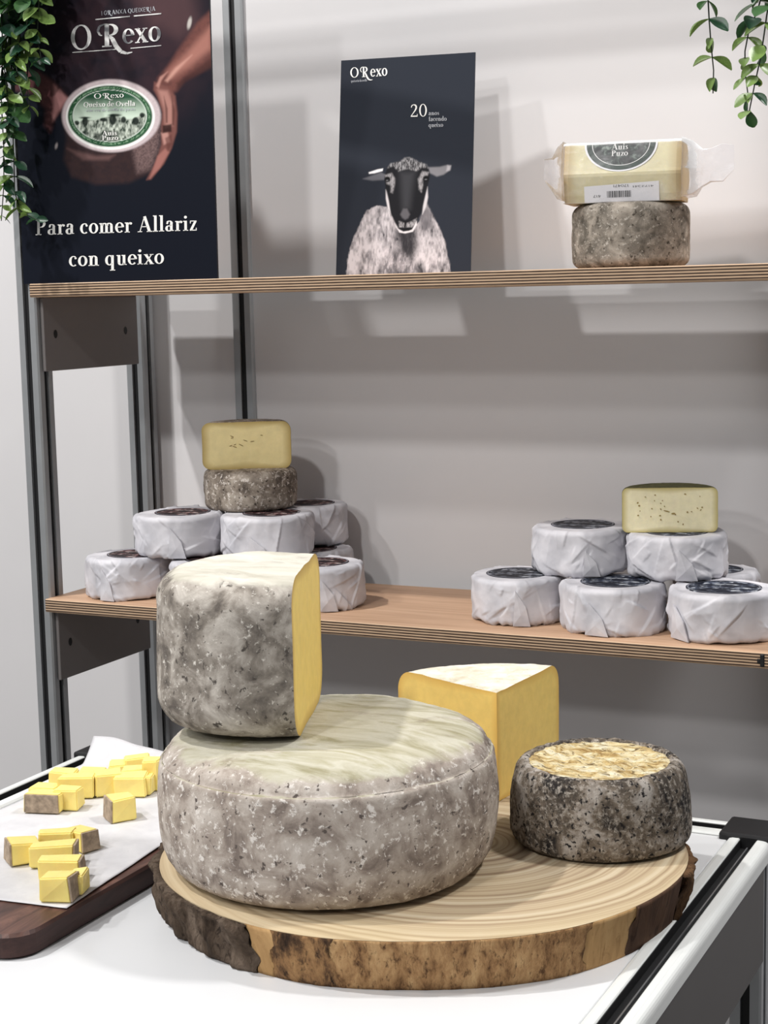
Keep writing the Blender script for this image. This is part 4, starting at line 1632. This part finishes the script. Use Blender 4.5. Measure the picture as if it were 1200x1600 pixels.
    p.poly(cz([(560, 845), (610, 845), (640, 838), (700, 840), (660, 870), (600, 872)]), (22, 22, 24), 1.2)
    p.poly(cz([(612, 770), (628, 770), (624, 835), (615, 835)]), (20, 20, 22), 1.0)
    return p.C


printed_board('sheep_card', pl_s, PW, PH, 230, 360, 0.002, paint_sheep, 'print_matt', card)
text_on('logo_lettering', pl_s, 'O~R', 547.0, 121.5, 578.0, 120.0, 11.2, 'print_white', card)
text_on('logo_lettering', pl_s, 'exo', 578.5, 120.0, 605.5, 118.2, 12.5, 'print_white', card)
text_on('small_lettering', pl_s, 'queixeria da ovella', 548.5, 128.6, 573.5, 127.0, 2.6, 'print_soft', card)
text_on('number_lettering', pl_s, '20', 640.5, 183.0, 668.0, 182.0, 14.0, 'print_white', card)
text_on('small_lettering', pl_s, 'anos', 669.5, 180.2, 686.5, 179.6, 4.6, 'print_soft', card)
text_on('small_lettering', pl_s, 'facendo', 669.5, 189.4, 698.0, 188.6, 4.8, 'print_soft', card)
text_on('small_lettering', pl_s, 'queixo', 669.5, 198.8, 692.5, 198.0, 4.6, 'print_soft', card)
# easel strut at the back of the card
sb = pl_s.o + axv * PW / 2 - pl_s.n * 0.0026
t0 = sb + upv * 0.17
ft = np.array([sb[0], sb[1], ZUP + 0.0004]) + bkv * 0.066
V = [t0 - axv * 0.03, t0 + axv * 0.03, ft + axv * 0.03, ft - axv * 0.03]
V += [v + np.array([0, 0.0015, 0.0008]) for v in V]
obj('easel_strut', V, [(0, 1, 2, 3), (7, 6, 5, 4), (0, 4, 5, 1), (1, 5, 6, 2), (2, 6, 7, 3), (3, 7, 4, 0)], 'card_edge', card)

# ---- tall poster: hands holding a cheese
PY = 1.7862
bl, brc = onY(37, 443, PY), onY(340, 440, PY)
tilt = 0.010
pl_t = Plane((bl[0], PY, ZUP + 0.0003), (1, 0, 0), (0, math.sin(tilt), math.cos(tilt)))
TW, THH = brc[0] - bl[0], 0.4195
tall = thing('cheese_poster', (0, 0, 0), 'large dark poster of hands holding a labelled cheese, leaning on the shelf post', 'poster')


def paint_hands(U, V):
    p = Paint(U, V, (20, 23, 33))
    n1 = p.tex(0.05, 0.05, 4)
    n2 = p.tex(0.2, 0.2, 9)
    n3 = p.tex(0.55, 0.55, 15)
    # dark shirt
    p.ell(205, 60, 120, 130, (58, 40, 46), 60, 0.75, 0, np.clip(n1 * 1.6, 0, 1))
    p.poly([(205, -20), (300, -20), (310, 40), (280, 60), (235, 40)], (92, 66, 68), 18, 0.6)
    # cheese body
    body = [(97, 178), (104, 215), (100, 250), (112, 276), (150, 288), (200, 286), (232, 272), (246, 235), (251, 190)]
    p.poly(body, (58, 42, 42), 5, 0.95, np.clip(0.55 + n2 * 0.6, 0, 1))
    p.poly([(205, 225), (252, 180), (248, 232), (236, 264), (215, 270)], (132, 108, 106), 7, 0.8, np.clip(n3 * 1.7 - 0.1, 0, 1))
    p.poly([(105, 232), (150, 244), (180, 242), (170, 250), (130, 250)], (112, 84, 82), 4, 0.7)
    # right forearm and hand
    arm = [(334, 12), (334, 98), (312, 112), (288, 122), (276, 142), (262, 150), (243, 140), (247, 122), (262, 104), (284, 70), (310, 34)]
    p.poly(arm, (112, 70, 64), 5, 1.0, np.clip(0.6 + n2 * 0.6, 0, 1))
    p.poly([(330, 40), (330, 76), (296, 104), (268, 122), (262, 112), (290, 84)], (172, 118, 106), 8, 0.85)
    p.poly([(330, 90), (334, 104), (290, 128), (278, 140), (276, 130)], (70, 42, 40), 4, 0.8)
    hand = [(241, 128), (262, 136), (274, 150), (277, 178), (276, 206), (268, 232), (256, 256), (236, 280), (229, 281), (244, 252), (252, 226), (252, 196), (254, 176), (246, 152), (240, 140)]
    p.poly(hand, (120, 78, 72), 2.5)
    p.poly([(246, 140), (262, 142), (270, 162), (270, 196), (258, 200), (256, 170)], (176, 128, 118), 4, 0.9)
    p.poly([(252, 208), (262, 206), (266, 222), (256, 226)], (190, 142, 132), 2.5, 0.9)
    p.poly([(246, 244), (258, 232), (264, 238), (250, 262), (234, 279)], (164, 110, 102), 2.5, 0.9)
    p.poly([(254, 196), (268, 194), (268, 206), (254, 208)], (44, 26, 26), 2, 0.9)
    for pts in ([(256, 150), (262, 170), (262, 192), (259, 192), (258, 170)], [(268, 150), (273, 172), (272, 196), (269, 196), (269, 172)]):
        p.poly(pts, (84, 50, 46), 1.6, 0.75)
    p.poly([(300, 86), (276, 112), (262, 128), (258, 126), (274, 106)], (206, 156, 142), 3, 0.8)
    p.poly([(262, 112), (252, 126), (248, 138), (244, 134), (250, 120)], (196, 146, 134), 2, 0.7)
    p.poly([(258, 216), (268, 210), (270, 226), (262, 236)], (96, 58, 54), 2, 0.7)
    p.ell(296, 36, 3.0, 9.0, (196, 190, 184), 1.5, 0.9, 0.2)
    # left arm and hand
    p.poly([(20, 110), (60, 112), (86, 130), (106, 152), (100, 168), (86, 182), (78, 206), (70, 196), (72, 170), (50, 146), (24, 140)], (104, 66, 66), 6, 0.9, np.clip(0.5 + n2 * 0.7, 0, 1))
    p.poly([(84, 132), (106, 154), (97, 166), (82, 190), (84, 164)], (176, 126, 124), 4, 0.85)
    p.ell(88, 228, 2.0, 4.5, (170, 160, 160), 1.4, 0.7, 0.2)
    # cheese top, label
    p.ell(174, 181, 77, 57, (206, 190, 192), 2.0, 1.0, 0, np.clip(0.8 + n3 * 0.3, 0, 1))
    p.ell(172.5, 182.5, 69.5, 51.5, (246, 244, 240), 1.0)
    p.ell(172.0, 181.5, 66.0, 48.0, (44, 84, 56), 1.0)
    ring = sstep(1.0, 0.0, np.abs(ell_sd(U, V, 172, 181, 61.5, 44.0)) - 0.6)
    p.over(ring * (n3 > 0.47), (128, 160, 130), 0.9)
    # picture: green sky fading into pale haze
    inner = sstep(0.8, -0.8, ell_sd(U, V, 171.5, 181, 57.5, 40.5))
    t = np.clip((V - 152) / 30.0, 0, 1)[..., None]
    sky = np.array(srgb(44, 84, 60)[:3]) * (1 - t) + np.array(srgb(206, 222, 204)[:3]) * t
    p.C = p.C * (1 - inner[..., None]) + sky * inner[..., None]
    line = sstep(0.9, 0.0, np.abs(ell_sd(U, V, 171.5, 181, 57.5, 40.5)))
    flock = [(112, 200), (122, 192), (132, 186), (146, 188), (156, 186), (168, 182), (184, 182), (196, 186), (206, 186), (216, 182), (224, 176), (230, 182), (226, 204), (200, 218), (170, 223), (140, 216)]
    fm = sstep(1, -1, poly_sd(U, V, flock)) * inner
    wv = np.clip(0.5 + (p.tex(0.35, 0.18, 31) - 0.5) * 2.6, 0, 1)[..., None]
    ft_ = np.array(srgb(36, 52, 42)[:3]) * (1 - wv) + np.array(srgb(208, 216, 202)[:3]) * wv
    p.C = p.C * (1 - fm[..., None]) + ft_ * fm[..., None]
    for x, y, rx, ry in ((133, 190, 4.5, 7), (133, 184, 8, 1.6), (176, 187, 5.5, 8.5), (179, 180, 10, 2.2), (162, 187, 6, 3), (120, 192, 4, 3.5), (193, 187, 4, 5), (212, 189, 5, 6), (222, 180, 4, 4)):
        p.ell(x, y, rx, ry, (20, 30, 26), 1.0, 0.95, 0, inner)
    for x0, x1, y0, y1 in ((128, 137, 206, 214), (148, 160, 208, 220), (160, 184, 204, 221)):
        p.poly([(x0, y0), (x1, y0), (x1, y1), (x0, y1)], (20, 30, 26), 2.0, 0.7, inner)
    p.over(line, (226, 234, 224), 0.9)
    return p.C


printed_board('cheese_poster', pl_t, TW, THH, 300, 400, 0.003, paint_hands, 'print_gloss', tall)
text_on('slogan_lettering', pl_t, 'Para comer Allariz', 55.0, 367.5, 309.0, 360.0, 16.6, 'print_white', tall, track=0.03)
text_on('slogan_lettering', pl_t, 'con queixo', 107.5, 416.5, 257.0, 412.0, 16.6, 'print_white', tall, track=0.03)
text_on('logo_lettering', pl_t, 'O', 110.0, 78.5, 144.0, 77.0, 27.5, 'logo_silver', tall)
text_on('logo_lettering', pl_t, 'R', 152.0, 74.0, 195.0, 72.0, 25.0, 'logo_silver', tall)
text_on('logo_lettering', pl_t, 'exo', 191.0, 69.0, 252.0, 64.0, 24.0, 'logo_silver', tall)
text_on('small_lettering', pl_t, 'I GRANXA QUEIXERIA', 158.0, 24.0, 243.0, 16.5, 4.6, 'print_soft', tall)


def px_bar(plane, x0, y0, x1, y1, h_, mat, parent, name='rule_line'):
    V = [plane.hit(x0, y0 - h_ / 2, 0.0006), plane.hit(x1, y1 - h_ / 2, 0.0006), plane.hit(x1, y1 + h_ / 2, 0.0006), plane.hit(x0, y0 + h_ / 2, 0.0006)]
    return obj(name, V, [(0, 1, 2, 3)], mat, parent)


px_bar(pl_t, 149, 30.5, 203, 25.5, 1.6, 'logo_silver', tall)
px_bar(pl_t, 209, 25.0, 252, 21.2, 1.8, 'logo_silver', tall)
px_bar(pl_t, 113, 82.0, 182, 77.0, 1.2, 'logo_silver', tall)
px_bar(pl_t, 204, 75.5, 252, 71.0, 1.2, 'logo_silver', tall)
text_on('label_lettering', pl_t, 'O~R', 146.5, 154.2, 173.5, 153.6, 5.8, 'print_white', tall, 0.0008)
text_on('label_lettering', pl_t, 'exo', 172.5, 153.4, 193.5, 152.2, 6.0, 'print_white', tall, 0.0008)
text_on('label_lettering', pl_t, 'Queixo de Ovella', 130.5, 167.4, 211.5, 165.2, 5.4, 'print_white', tall, 0.0008)
text_on('label_lettering', pl_t, 'Leite cru de ovella de pasto', 133.0, 174.6, 211.0, 172.0, 2.8, 'print_soft', tall, 0.0008)
text_on('label_lettering', pl_t, 'Auis', 159.0, 212.0, 183.0, 211.0, 5.0, 'print_white', tall, 0.0008)
text_on('label_lettering', pl_t, 'Puzo', 159.0, 219.5, 185.0, 218.5, 5.0, 'print_white', tall, 0.0008)

# lettering on the packed wedge's labels
for nm, s_, x0, y0, x1, y1, xh, mt, dst in (
        ('label_lettering', 'Auis', 961, 234.5, 983, 233.0, 7.5, 'print_white', 0),
        ('label_lettering', 'Puzo', 961, 246.0, 984, 243.0, 7.5, 'print_white', 0)):
    adv, quads = text_quads(s_)
    V, Fc = [], []
    wpx = 0.00074
    for q in quads:
        n0 = len(V)
        for gx, gy in q:
            x_ = -0.0125 + gx * 0.0190 / adv
            s0 = (y0 - 223) * wpx * 1.05 - gy * xh * wpx
            qq, nn_ = on_pack(0, s0)
            qq = qq + nn_ * sgn * 0.0016
            V.append((x_, qq[0], qq[1]))
        Fc.append(tuple(range(n0, len(V))))
    obj(nm, V, Fc, mt, lab)


def low_text(s_, x0, x1, sy, xh):
    adv, quads = text_quads(s_)
    V, Fc = [], []
    for q in quads:
        n0 = len(V)
        for gx, gy in q:
            V.append(low(x1 - (x1 - x0) * gx / adv, sy + gy * xh, 0.0012))     # upside down
        Fc.append(tuple(range(n0, len(V))))
    obj('label_lettering', V, Fc, 'ink_black', pl)


low_text('170471', -0.010, 0.008, 0.0115, 0.0022)
low_text('4172341', 0.012, 0.036, 0.0135, 0.0016)
low_text('417', -0.033, -0.024, 0.0240, 0.0022)

# ------------------------------------------------------------------ hanging artificial vines


def leaf_mesh(name, L, W, curl, mat):
    nu, nv = 7, 5
    V, Fc = [], []
    for side_ in (0.0, -0.0006):
        for i in range(nu + 1):
            s = i / nu
            wd = W * (math.sin(PI * min(1, s * 0.93 + 0.04)) ** 0.75) * (0.55 + 0.55 * s) if 0 < i < nu else (W * 0.10 if i == 0 else W * 0.14)
            for j in range(nv + 1):
                t = j / nv * 2 - 1
                x = t * wd
                y = L * s
                z = side_ + curl * L * (t * t * 0.35 * (wd / W)) - 0.22 * L * s * s * (1 if curl > 0 else 0.4)
                V.append((x, y, z))
    n = (nu + 1) * (nv + 1)
    for i in range(nu):
        for j in range(nv):
            a_ = i * (nv + 1) + j
            b_ = a_ + nv + 1
            Fc.append((a_, a_ + 1, b_ + 1, b_))
            Fc.append((n + a_, n + b_, n + b_ + 1, n + a_ + 1))
    me = bpy.data.meshes.new(name)
    me.from_pydata(V, [], Fc)
    me.materials.append(MATS[mat])
    me.polygons.foreach_set('use_smooth', [True] * len(me.polygons))
    return me


LM = {m_: [leaf_mesh('leaf', 1.0, 0.36, 0.5, m_), leaf_mesh('leaf', 1.0, 0.42, 0.25, m_), leaf_mesh('leaf', 1.0, 0.30, 0.7, m_)] for m_ in ('leaf_dark', 'leaf_mid', 'leaf_light')}


def tube(name, pts, r, mat, parent, ns=6):
    pts = [Vector(p_) for p_ in pts]
    V, Fc = [], []
    for i, p_ in enumerate(pts):
        d_ = (pts[min(i + 1, len(pts) - 1)] - pts[max(i - 1, 0)]).normalized()
        a_ = d_.cross(Vector((0, 1, 0.1))).normalized()
        b_ = d_.cross(a_)
        rr = r * (1 - 0.5 * i / len(pts))
        for k_ in range(ns):
            t = 2 * PI * k_ / ns
            V.append(p_ + (a_ * math.cos(t) + b_ * math.sin(t)) * rr)
    for i in range(len(pts) - 1):
        for k_ in range(ns):
            q = (k_ + 1) % ns
            Fc.append((i * ns + k_, i * ns + q, (i + 1) * ns + q, (i + 1) * ns + k_))
    Fc.append(tuple(range(ns))[::-1])
    Fc.append(tuple((len(pts) - 1) * ns + k_ for k_ in range(ns)))
    return obj(name, V, Fc, mat, parent, smooth=True)


def add_leaf(parent, base, direction, up, length, width, mat, var):
    d_ = Vector(direction).normalized()
    x_ = d_.cross(Vector(up)).normalized()
    z_ = x_.cross(d_)
    o = bpy.data.objects.new('leaf', LM[mat][var % 3])
    COL.objects.link(o)
    mm = Matrix(((x_.x, d_.x, z_.x, base[0]), (x_.y, d_.y, z_.y, base[1]), (x_.z, d_.z, z_.z, base[2]), (0, 0, 0, 1)))
    o.matrix_basis = mm @ Matrix.Diagonal((width, length, length, 1))
    o.parent = parent
    return o


def vine(label, px_path, Y, step, size, seed, group, light_tip=0.35, taper=0.55, jy=0.010):
    rnd = random.Random(seed)
    t = thing('hanging_vine', (0, 0, 0), label, 'vine', group)
    P_ = [onY(u, v, Y + jy * math.sin(i * 1.3 + seed)) for i, (u, v) in enumerate(px_path)]
    # continue upwards to the shelf it hangs from
    if P_[0][2] < ZS_TOP + 0.01:
        top_ = np.array([P_[0][0] + rnd.uniform(-0.01, 0.01), P_[0][1], ZS_TOP + 0.012])
        over = np.array([top_[0], 1.800, ZS_TOP + 0.0625])
        P_ = [over, np.array([top_[0], 1.786, ZS_TOP + 0.058]), top_ + np.array([0, 0.010, 0.012]), top_] + P_
    # resample
    seg = []
    for a_, b_ in zip(P_[:-1], P_[1:]):
        n = max(1, int(np.linalg.norm(b_ - a_) / 0.006))
        for k_ in range(n):
            seg.append(a_ + (b_ - a_) * k_ / n)
    seg.append(P_[-1])
    tube('stem', seg, 0.0013, 'stem_green', t)
    L = 0.0
    nxt = 0.004
    tot = sum(np.linalg.norm(b_ - a_) for a_, b_ in zip(seg[:-1], seg[1:]))
    k_ = rnd.randint(0, 1)
    for a_, b_ in zip(seg[:-1], seg[1:]):
        L += np.linalg.norm(b_ - a_)
        if L >= nxt:
            fr_ = L / tot
            sz = 1.55 * size * (1 - taper * max(0, fr_ - 0.35) / 0.65) * rnd.uniform(0.8, 1.15)
            dn = Vector(b_ - a_).normalized()
            phi = k_ * PI / 2 + rnd.uniform(-0.35, 0.35)
            for sg in (1, -1):
                sd = Vector((math.cos(phi) * sg, -math.sin(phi) * sg, 0))
                sd.y *= 0.45 if sd.y > 0 else 1.0
                dr = sd * 1.0 + dn * rnd.uniform(0.15, 0.7) + Vector((0, -0.15, 0))
                upn = -dn * 0.8 + Vector((rnd.uniform(-.3, .3), -0.7 + rnd.uniform(-.3, .3), rnd.uniform(-.1, .3)))
                r_ = rnd.random()
                mt = 'leaf_light' if (fr_ > 0.72 and r_ < 0.6) or r_ < light_tip * 0.35 else ('leaf_mid' if r_ < 0.62 else 'leaf_dark')
                s2 = sz * rnd.uniform(0.85, 1.1)
                add_leaf(t, b_, dr, upn, s2, s2 * rnd.uniform(0.8, 1.05), mt, rnd.randint(0, 2))
            k_ += 1
            nxt = L + step * (1 - 0.35 * fr_) * rnd.uniform(0.8, 1.2)
    return t


GV = 'artificial vines hanging from the shelf above'
vine('artificial green vine hanging alone in front of the bare wall', [(1106, -8), (1108, 30), (1111, 70), (1115, 110), (1114, 146)], 1.752, 0.0225, 0.0245, 3, GV, 0.1, 0.5)
vine('shorter of two crossing green vines beside the lone vine', [(1190, -6), (1183, 18), (1170, 48), (1164, 80), (1164, 112), (1169, 150)], 1.750, 0.0205, 0.0240, 8, GV, 0.1, 0.5)
vine('longer of two crossing green vines, ending above the packed wedge', [(1203, -6), (1198, 24), (1193, 60), (1188, 92), (1180, 128), (1169, 182)], 1.744, 0.0205, 0.0240, 15, GV, 0.1, 0.5)
GVL = 'artificial vines bunched by the shelf post'
LBL = 'one of the bunched green vines hanging over the edge of the hands poster'
vine('longest vine, its tip reaching the first word of the slogan', [(20, -20), (16, 60), (18, 130), (20, 200), (22, 260), (23, 300), (32, 330), (62, 345)], 1.748, 0.0185, 0.0265, 21, GVL)
vine(LBL, [(2, -20), (4, 80), (2, 160), (6, 230), (6, 290), (2, 345)], 1.742, 0.0165, 0.0255, 22, GVL)
vine(LBL, [(45, -20), (42, 40), (44, 90), (42, 130), (46, 166)], 1.746, 0.0150, 0.0250, 23, GVL)
vine(LBL, [(62, -20), (60, 20), (58, 55), (64, 92)], 1.738, 0.0150, 0.0250, 24, GVL)
vine(LBL, [(30, -20), (28, 30), (32, 60), (24, 96), (28, 120)], 1.734, 0.0150, 0.0260, 25, GVL)
vine(LBL, [(10, -20), (12, 40), (6, 100), (12, 150), (10, 215)], 1.736, 0.0165, 0.0250, 26, GVL)

# ------------------------------------------------------------------ board, parchment and cheese cubes
ZB = ZT + 0.0225
BX0, BX1, BY0, BY1 = -1.096, -0.8525, 1.0375, 1.535


def rounded_rect(x0, x1, y0, y1, r, n=8):
    out = []
    for cx, cy, a0 in ((x1 - r, y0 + r, -PI / 2), (x1 - r, y1 - r, 0), (x0 + r, y1 - r, PI / 2), (x0 + r, y0 + r, PI)):
        for i in range(n + 1):
            a = a0 + PI / 2 * i / n
            out.append((cx + r * math.cos(a), cy + r * math.sin(a)))
    return out


board = thing('cutting_board', (0, 0, 0), 'dark walnut serving board with rounded corners on the counter beside the wood slab', 'cutting board')
bm = bmesh.new()
ol = rounded_rect(BX0, BX1, BY0, BY1, 0.030)
rows = []
for z_, ins in ((ZT + 0.0002, 0.003), (ZT + 0.003, 0.0), (ZB - 0.0025, 0.0), (ZB, 0.0025)):
    cx_, cy_ = (BX0 + BX1) / 2, (BY0 + BY1) / 2
    rows.append([bm.verts.new((x - ins * np.sign(x - cx_), y - ins * np.sign(y - cy_), z_)) for x, y in ol])
n = len(ol)
for r0, r1 in zip(rows[:-1], rows[1:]):
    for i in range(n):
        j = (i + 1) % n
        bm.faces.new((r0[i], r0[j], r1[j], r1[i]))
bm.faces.new(rows[0])
bm.faces.new(rows[-1])
bmesh.ops.recalc_face_normals(bm, faces=bm.faces)
fm = [0 if f.normal.z > 0.8 else 1 for f in bm.faces]
bo = from_bm('board_body', bm, 'walnut', board)
bo.data.materials.append(MATS['walnut_edge'])
bo.data.polygons.foreach_set('material_index', fm)

# parchment sheet: lies on the board, far end curls up
ZP = ZB + 0.0012
qa, qb, qc = onZ(248, 1324, ZP), onZ(104, 1420, ZP), onZ(-40, 1428, ZP)
X1a, X1b, Y0a = qa[0], qb[0], qb[1]
nu, nv = 60, 90
PX0 = BX0 + 0.004
Vp = []
for j in range(nv + 1):
    t = j / nv
    y = Y0a + (1.535 - Y0a) * t
    for i in range(nu + 1):
        s = i / nu
        xr = X1b + (qa[0] - X1b) * min(1, (y - Y0a) / (qa[1] - Y0a))
        xl = PX0 - 0.032 * max(0.0, (y - 1.40) / 0.135)
        x = xl + (xr - xl) * s
        yy = y - (1 - s) * 0.020 * (1 - t)
        Vp.append((x, yy, ZP))
Vp = np.array(Vp)
rip = (fbm(Vp, 22, 5, 3) - 0.5)
edge_ = np.maximum(0, (Vp[:, 1] - 1.485) / 0.05)
curl = edge_ ** 1.3 * (0.010 + 0.010 * (Vp[:, 0] < -1.0) * np.clip((-1.0 - Vp[:, 0]) / 0.08, 0, 1)) * (0.55 + 0.9 * fbm(Vp, 16, 9, 2))
Vp[:, 2] += np.maximum(0, rip * 0.0026 + 0.0006) + curl
Vp[:, 1] -= edge_ * 0.012
Fp = []
for j in range(nv):
    for i in range(nu):
        a_ = j * (nu + 1) + i
        Fp.append((a_, a_ + 1, a_ + nu + 2, a_ + nu + 1))
sheet = obj('parchment_sheet', Vp, Fp, 'parchment', None, smooth=True)
tag(sheet, 'white parchment sheet covering the walnut board under the cheese pieces', 'paper')
sm = sheet.modifiers.new('thickness', 'SOLIDIFY')
sm.thickness = 0.0003
sm.offset = -1
ZC = ZP + 0.0016
plain('cube_rind', (160, 142, 122), 0.85, vary=0.35, scale=160)


def cube(px, py, w_, d_, h_, rz, label, rind=None, seed=0, group=None, lift=0.0, wedge_=0.0):
    """cheese piece whose near bottom edge sits at pixel (px,py); rind = which side carries crust"""
    rnd = random.Random(seed)
    w_, d_, h_ = w_ * 1.42, d_ * 1.42, h_ * 1.40
    p_ = onZ(px, py, ZC)
    fwd = np.array([math.sin(-YAW), math.cos(YAW), 0])
    c_ = p_ + fwd * d_ * 0.5
    t = thing('cheese_cube', (c_[0], c_[1], ZC + lift), label, 'cheese piece', group, rz - 0.0)
    cor = {}
    for sx in (-1, 1):
        for sy in (-1, 1):
            for sz in (0, 1):
                j_ = 0.0022 if sz else 0.0012
                x = sx * w_ / 2 * (1 - wedge_ * sz) + rnd.uniform(-1, 1) * j_
                cor[sx, sy, sz] = Vector((x, sy * d_ / 2 + rnd.uniform(-1, 1) * j_, h_ * sz + (rnd.uniform(-1, 1) * 0.002 if sz else 0)))
    quads = {'L': [(-1, -1, 0), (-1, -1, 1), (-1, 1, 1), (-1, 1, 0)], 'R': [(1, -1, 0), (1, 1, 0), (1, 1, 1), (1, -1, 1)], 'F': [(-1, -1, 0), (1, -1, 0), (1, -1, 1), (-1, -1, 1)],
             'B': [(-1, 1, 0), (-1, 1, 1), (1, 1, 1), (1, 1, 0)], 'T': [(-1, -1, 1), (1, -1, 1), (1, 1, 1), (-1, 1, 1)], 'D': [(-1, -1, 0), (-1, 1, 0), (1, 1, 0), (1, -1, 0)]}
    bm = bmesh.new()
    bv = {k_: bm.verts.new(c__) for k_, c__ in cor.items()}
    for q in quads.values():
        bm.faces.new([bv[k_] for k_ in q])
    bmesh.ops.bevel(bm, geom=list(bm.edges), offset=0.0013, segments=3, affect='EDGES')
    body_ = from_bm('paste', bm, 'paste_cube', t, smooth=False)
    a_ = body_.data.attributes.new('edge', 'FLOAT', 'POINT')
    a_.data.foreach_set('value', np.ones(len(body_.data.vertices), dtype=np.float32))
    if rind:
        q = [cor[k_] for k_ in quads[rind]]
        c0_ = sum(q, Vector()) / 4
        out_ = (c0_ - Vector((0, 0, h_ / 2)))
        out_.z = 0
        out_.normalize()
        bm = bmesh.new()
        inn = [bm.verts.new(c0_ + (v - c0_) * 0.955 - out_ * 0.0006) for v in q]
        outv = [bm.verts.new(c0_ + (v - c0_) * 0.93 + out_ * 0.0011) for v in q]
        bm.faces.new(inn)
        bm.faces.new(outv)
        for k_ in range(4):
            bm.faces.new((inn[k_], inn[(k_ + 1) % 4], outv[(k_ + 1) % 4], outv[k_]))
        from_bm('rind', bm, 'cube_rind', t)
    return t


GH, GS = 'yellow cheese pieces heaped at the far end of the parchment', 'yellow cheese pieces at the near end of the parchment'
HL = 'yellow cheese piece in the heap at the far end of the parchment'
K = 0.00056     # metres per pixel about here
cube(67, 1271, 0.027, 0.015, 0.0150, 0.30, 'cheese piece with tan rind along its long side, edge of the heap', 'F', 1, GH)
cube(106, 1267, 0.017, 0.016, 0.0150, 0.35, HL, None, 2, GH)
cube(118, 1248, 0.026, 0.016, 0.0160, 0.45, HL, None, 3, GH)
cube(70, 1250, 0.022, 0.013, 0.0105, 0.20, HL, None, 4, GH)
cube(98, 1233, 0.022, 0.014, 0.0125, 0.25, HL, None, 5, GH)
cube(142, 1237, 0.020, 0.015, 0.0155, 0.40, HL, None, 6, GH)
cube(166, 1244, 0.021, 0.018, 0.0170, 0.75, HL, None, 7, GH)
cube(205, 1246, 0.024, 0.015, 0.0160, 0.38, HL, None, 8, GH)
cube(210, 1229, 0.018, 0.013, 0.0130, 0.38, HL, None, 9, GH)
cube(230, 1243, 0.008, 0.014, 0.0140, 0.30, HL, None, 10, GH)
cube(236, 1236, 0.014, 0.014, 0.0230, 0.40, HL, None, 11, GH)
cube(186, 1215, 0.018, 0.014, 0.0110, 0.55, HL, None, 12, GH)
cube(214, 1214, 0.020, 0.014, 0.0150, 0.60, HL, None, 13, GH)
cube(186, 1285, 0.0185, 0.0185, 0.0170, 0.95, 'lone cheese cube with grey rind face, apart from the others on the parchment', 'L', 14)
cube(32, 1351, 0.020, 0.0165, 0.0140, 0.85, 'cheese piece with grey rind end, outermost of the near pieces', 'L', 15, GS)
cube(80, 1356, 0.029, 0.0145, 0.0145, 0.48, 'long cheese piece with darker rind tip in the middle of the near pieces', 'R', 16, GS)
cube(86, 1332, 0.024, 0.0140, 0.0130, 0.45, 'plain yellow cheese piece behind the other near pieces', None, 17, GS)
cube(124, 1329, 0.024, 0.0150, 0.0130, -0.35, 'tilted triangular cheese piece with curled grey rind', 'R', 18, GS, 0.0, 0.18)
cube(94, 1377, 0.0285, 0.0140, 0.0140, 0.40, 'yellow cheese piece with grey rind end beside the nearest chunk', 'R', 19, GS)
cube(88, 1411, 0.0215, 0.0160, 0.0160, 0.30, 'chunky cheese piece with a grey rind strip nearest the board corner', 'R', 20, GS)
cube(120, 1399, 0.0115, 0.0150, 0.0130, 0.30, 'small plain cheese piece tucked against the chunky rind piece', None, 21, GS)
